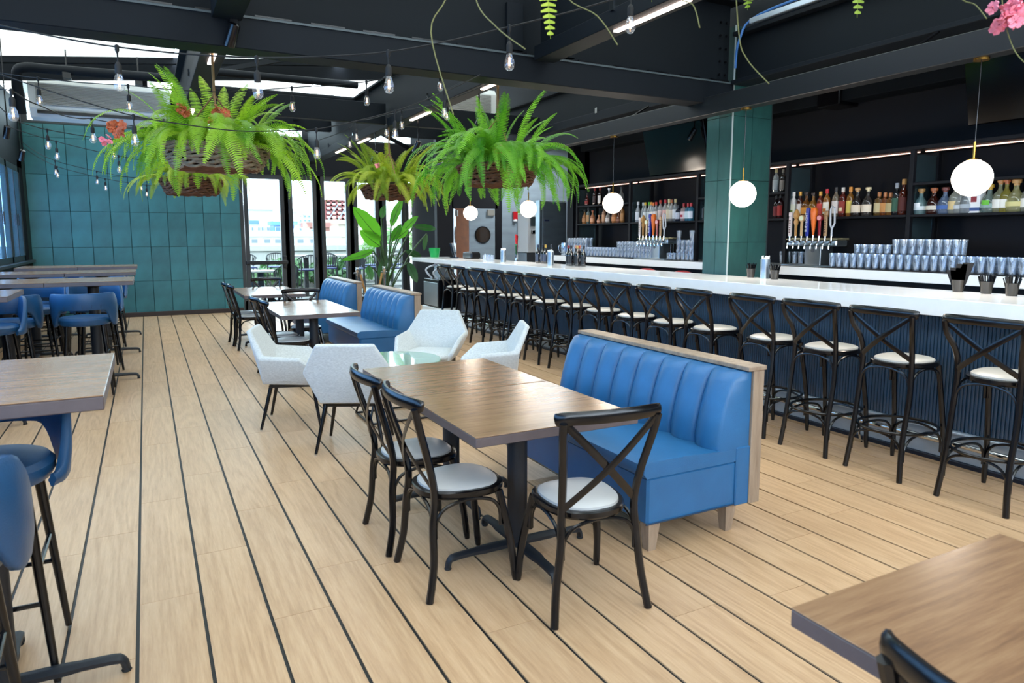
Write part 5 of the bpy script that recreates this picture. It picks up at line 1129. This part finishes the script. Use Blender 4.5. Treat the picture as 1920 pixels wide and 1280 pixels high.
for i, (x, lb) in enumerate(((1.2, 'added low dark shrub standing in for seating clutter, leftmost'), (3.6, 'added low dark shrub standing in for seating clutter, behind the second door'), (5.0, 'added low dark shrub standing in for seating clutter, behind the third door'))):
    shrub((x, 21.3, 0), .75, .95, lb, leafy('clutter_shrub_green', '#16301a', '#3c6430', .2, 3) if 'clutter_shrub_green' not in MATS else MATS['clutter_shrub_green'], 700)  # shrubs added to darken the bright patio, in place of dark seating clutter
def outstool(lbl):
    t = thing('patio_stool', lbl, 'bar stool', group='patio bar stools outside the doors')
    ob('seat', MB().box(-.22, -.22, .74, .22, .22, .78, b=.012), M_navyp, t)
    for s in (-1, 1): ob('leg', MB().tube([(s*.25, -.24, 0), (s*.22, -.22, .74), (s*.24, -.25, 1.0)], .016, 8), M_out, t); ob('leg', MB().tube([(s*.25, .24, 0), (s*.22, .22, .76)], .016, 8), M_out, t)
    ob('foot_frame', MB().tube([(-.24, -.235, .28), (.24, -.235, .28), (.24, .235, .28), (-.24, .235, .28)], .011, 6, closed=True, up=(0, 0, 1)), M_out, t)
    arc = [(.27*math.cos(a), -.27*abs(math.sin(a))**.8, 1.0+.12*math.sin(a)) for a in [PI*k/14 for k in range(15)]]
    ob('back_rail', MB().tube([(x, y+.0, z) for x, y, z in arc], .014, 8), M_out, t)
    for k in range(1, 14):
        x, y, z = arc[k]; ob('rope_strand', MB().tube([(x, y, z), (x*.86, y*.85-.0, .80)], .009, 5), M_out, t)
    return t
os_ = outstool('patio stool with navy seat just outside the second door'); os_.location = (3.50, 17.3, 0)
for x, y, rz, lb in ((6.5, 19.5, 180, 'far patio stool behind the potted plant leaves'), (1.6, 19.4, 182, 'leftmost far patio stool in the left door'), (4.6, 17.35, 0, 'patio stool with navy seat outside the third door'), (5.75, 17.3, 0, 'patio stool with navy seat outside behind the broad leaved plant'), (2.3, 19.3, 185, 'far patio stool seen through the left door'), (3.1, 19.4, 180, 'second far patio stool in the left door'),
    (4.4, 19.4, 175, 'far patio stool behind the long outdoor table, left'), (5.6, 19.4, 180, 'far patio stool behind the long outdoor table, right'), (4.06, 17.95, 4, 'patio stool half hidden behind the door stile'), (5.2, 17.95, 0, 'patio stool half hidden behind the right stile')):
    dup(os_, (x, y, 0), D(rz), lb)
t = thing('patio_high_table', 'long white topped high table on the patio', 'table', (4.9, 18.65, 0)); ob('tabletop', MB().box(-1.6, -.4, 1.03, 1.9, .4, 1.08, b=.004), M_conc, t)
for x in (-1.2, .2, 1.5): ob('leg', MB().box(x-.05, -.05, 0, x+.05, .05, 1.03, b=.004), M_out, t); ob('foot', MB().box(x-.3, -.04, 0, x+.3, .04, .03, b=.004), M_out, t)
t = thing('patio_low_table', 'small white topped low table outside the left door', 'table', (2.45, 17.9, 0)); ob('tabletop', MB().box(-.35, -.35, .70, .35, .35, .74, b=.004), M_conc, t); ob('post', MB().box(-.07, -.07, 0, .07, .07, .70, b=.004), M_out, t); ob('foot', MB().box(-.25, -.25, 0, .25, .25, .02, b=.004), M_out, t)
pa = thing('patio_chair', 'woven patio chair by the low table outside, right', 'chair', (2.98, 17.5, 0), D(10), group='patio chairs')
ob('seat', MB().box(-.23, -.22, .40, .23, .23, .45, b=.012), M_out, pa)
for sx in (-1, 1):
    for sy_ in (-1, 1): ob('leg', MB().tube([(sx*.2, sy_*.2, .40), (sx*.23, sy_*.23, 0)], .014, 6), M_out, pa)
arc = [(.29*math.cos(a), -.27*abs(math.sin(a)), .70+.20*math.sin(a)) for a in [PI*k/16 for k in range(17)]]
ob('back_rail', MB().tube(arc, .016, 8), M_out, pa)
for k in range(17): x, y, z = arc[k]; ob('rope_strand', MB().tube([(x, y, z), (x*.80, y*.8, .44)], .012, 5), M_out, pa)
dup(pa, (2.05, 17.6, 0), D(-60), 'woven patio chair by the low table outside, left')
# distant buildings
def building(name, label, x0, x1, y, z1, wallm, wins, winm, dep=3, z0=-4, frame=None):
    t = thing(name, label, 'building', (0, y, 0)); ob('wall', MB().box(x0, 0, z0, x1, dep, z1), wallm, t, smooth=False); ob('roof', MB().box(x0-.3, -.3, z1, x1+.3, dep, z1+.5), wallm, t, smooth=False)
    for (a, zb, b_, zt) in wins: f = ob('window', MB().box(a, -.12, zb, b_, -.0, zt), M_conc, t, smooth=False); ob('pane', MB().box(a+.08, -.16, zb+.08, b_-.08, -.12, zt-.08), winm, f, smooth=False)
    return t
def rect(x0, y0, x1, y1, Y): p = at(x0, y1, Y=Y); q = at(x1, y0, Y=Y); return (p.x, p.z, q.x, q.z)
M_bw = mat('bright_render', '#9a9ea2', .8); M_win = mat('far_window_blue', '#3f5f86', .3); M_brk = mat('pale_brick', '#7a504a', .9); M_glz = mat('blue_curtain_wall', '#3f6fa8', .2)
Yb = 90
def bld(label, x0, ytop, x1, wallm, rects, Y=Yb, winm=None, name='city_building'):
    a = at(x0, ytop, Y=Y); b_ = at(x1, ytop, Y=Y); return building(name, label, a.x, b_.x, Y, a.z, wallm, [rect(*r, Y) for r in rects], winm or M_win)
bld('white far building with a blue upper window band', 430, 392, 512, M_bw, [(466, 412, 486, 421)]+[(x, 425, x+4, 433) for x in (471, 483, 490, 500, 506)]+[(x, 437, x+4, 440) for x in (472, 484, 491, 501, 507)], Y=100)
bld('blue glass far building', 513, 422, 553, M_glz, [(516, 425, 530, 440), (533, 425, 548, 440)], Y=95)
bld('white far building with a grid of square windows', 548, 398, 597, M_bw, [(561+8*c, 403+8*r, 566+8*c, 408+8*r) for r in range(5) for c in range(4) if not (r > 2 and c > 1)], Y=106)
bld('pinkish brick far building', 580, 426, 618, M_brk, [(583, 429, 592, 440)], Y=74.5)
bld('low far building with a dark canopy line', 440, 443, 640, M_conc, [(470+q, 447, 470+q+14, 457) for q in (0, 24, 44, 64, 86, 110)], Y=70, winm=mat('far_shade_glass', '#4c565c', .3))
bld('pale stone far building at right', 612, 420, 740, mat('pale_stone', '#94887c', .9), [(637, 438, 648, 444), (660, 428, 672, 440), (690, 425, 702, 436)], Y=80)
sc_ = thing('steel_scaffold', 'red steel frame of a building under construction, far away', 'construction frame', (0, 86, 0))
p0 = at(612, 418, Y=86); p1 = at(662, 376, Y=86)
for k in range(6):
    x = p0.x+(p1.x-p0.x)*k/5; ob('post', MB().box(x-.12, 0, p0.z-5, x+.12, .3, p1.z), mat('red_oxide', '#6a3230', .7), sc_, smooth=False)
for k in range(6):
    z = p0.z+(p1.z-p0.z)*k/5; ob('deck', MB().box(p0.x, 0, z-.16, p1.x, 5, z+.06), mat('red_oxide', '#6a3230', .7), sc_, smooth=False)
for k in range(3): ob('brace', MB().tube([(p0.x+k*1.2, 0, p0.z), (p0.x+k*1.2+1.4, 0, p1.z-.6)], .08, 4), mat('grey_steel_far', '#7a86a0', .7), sc_)
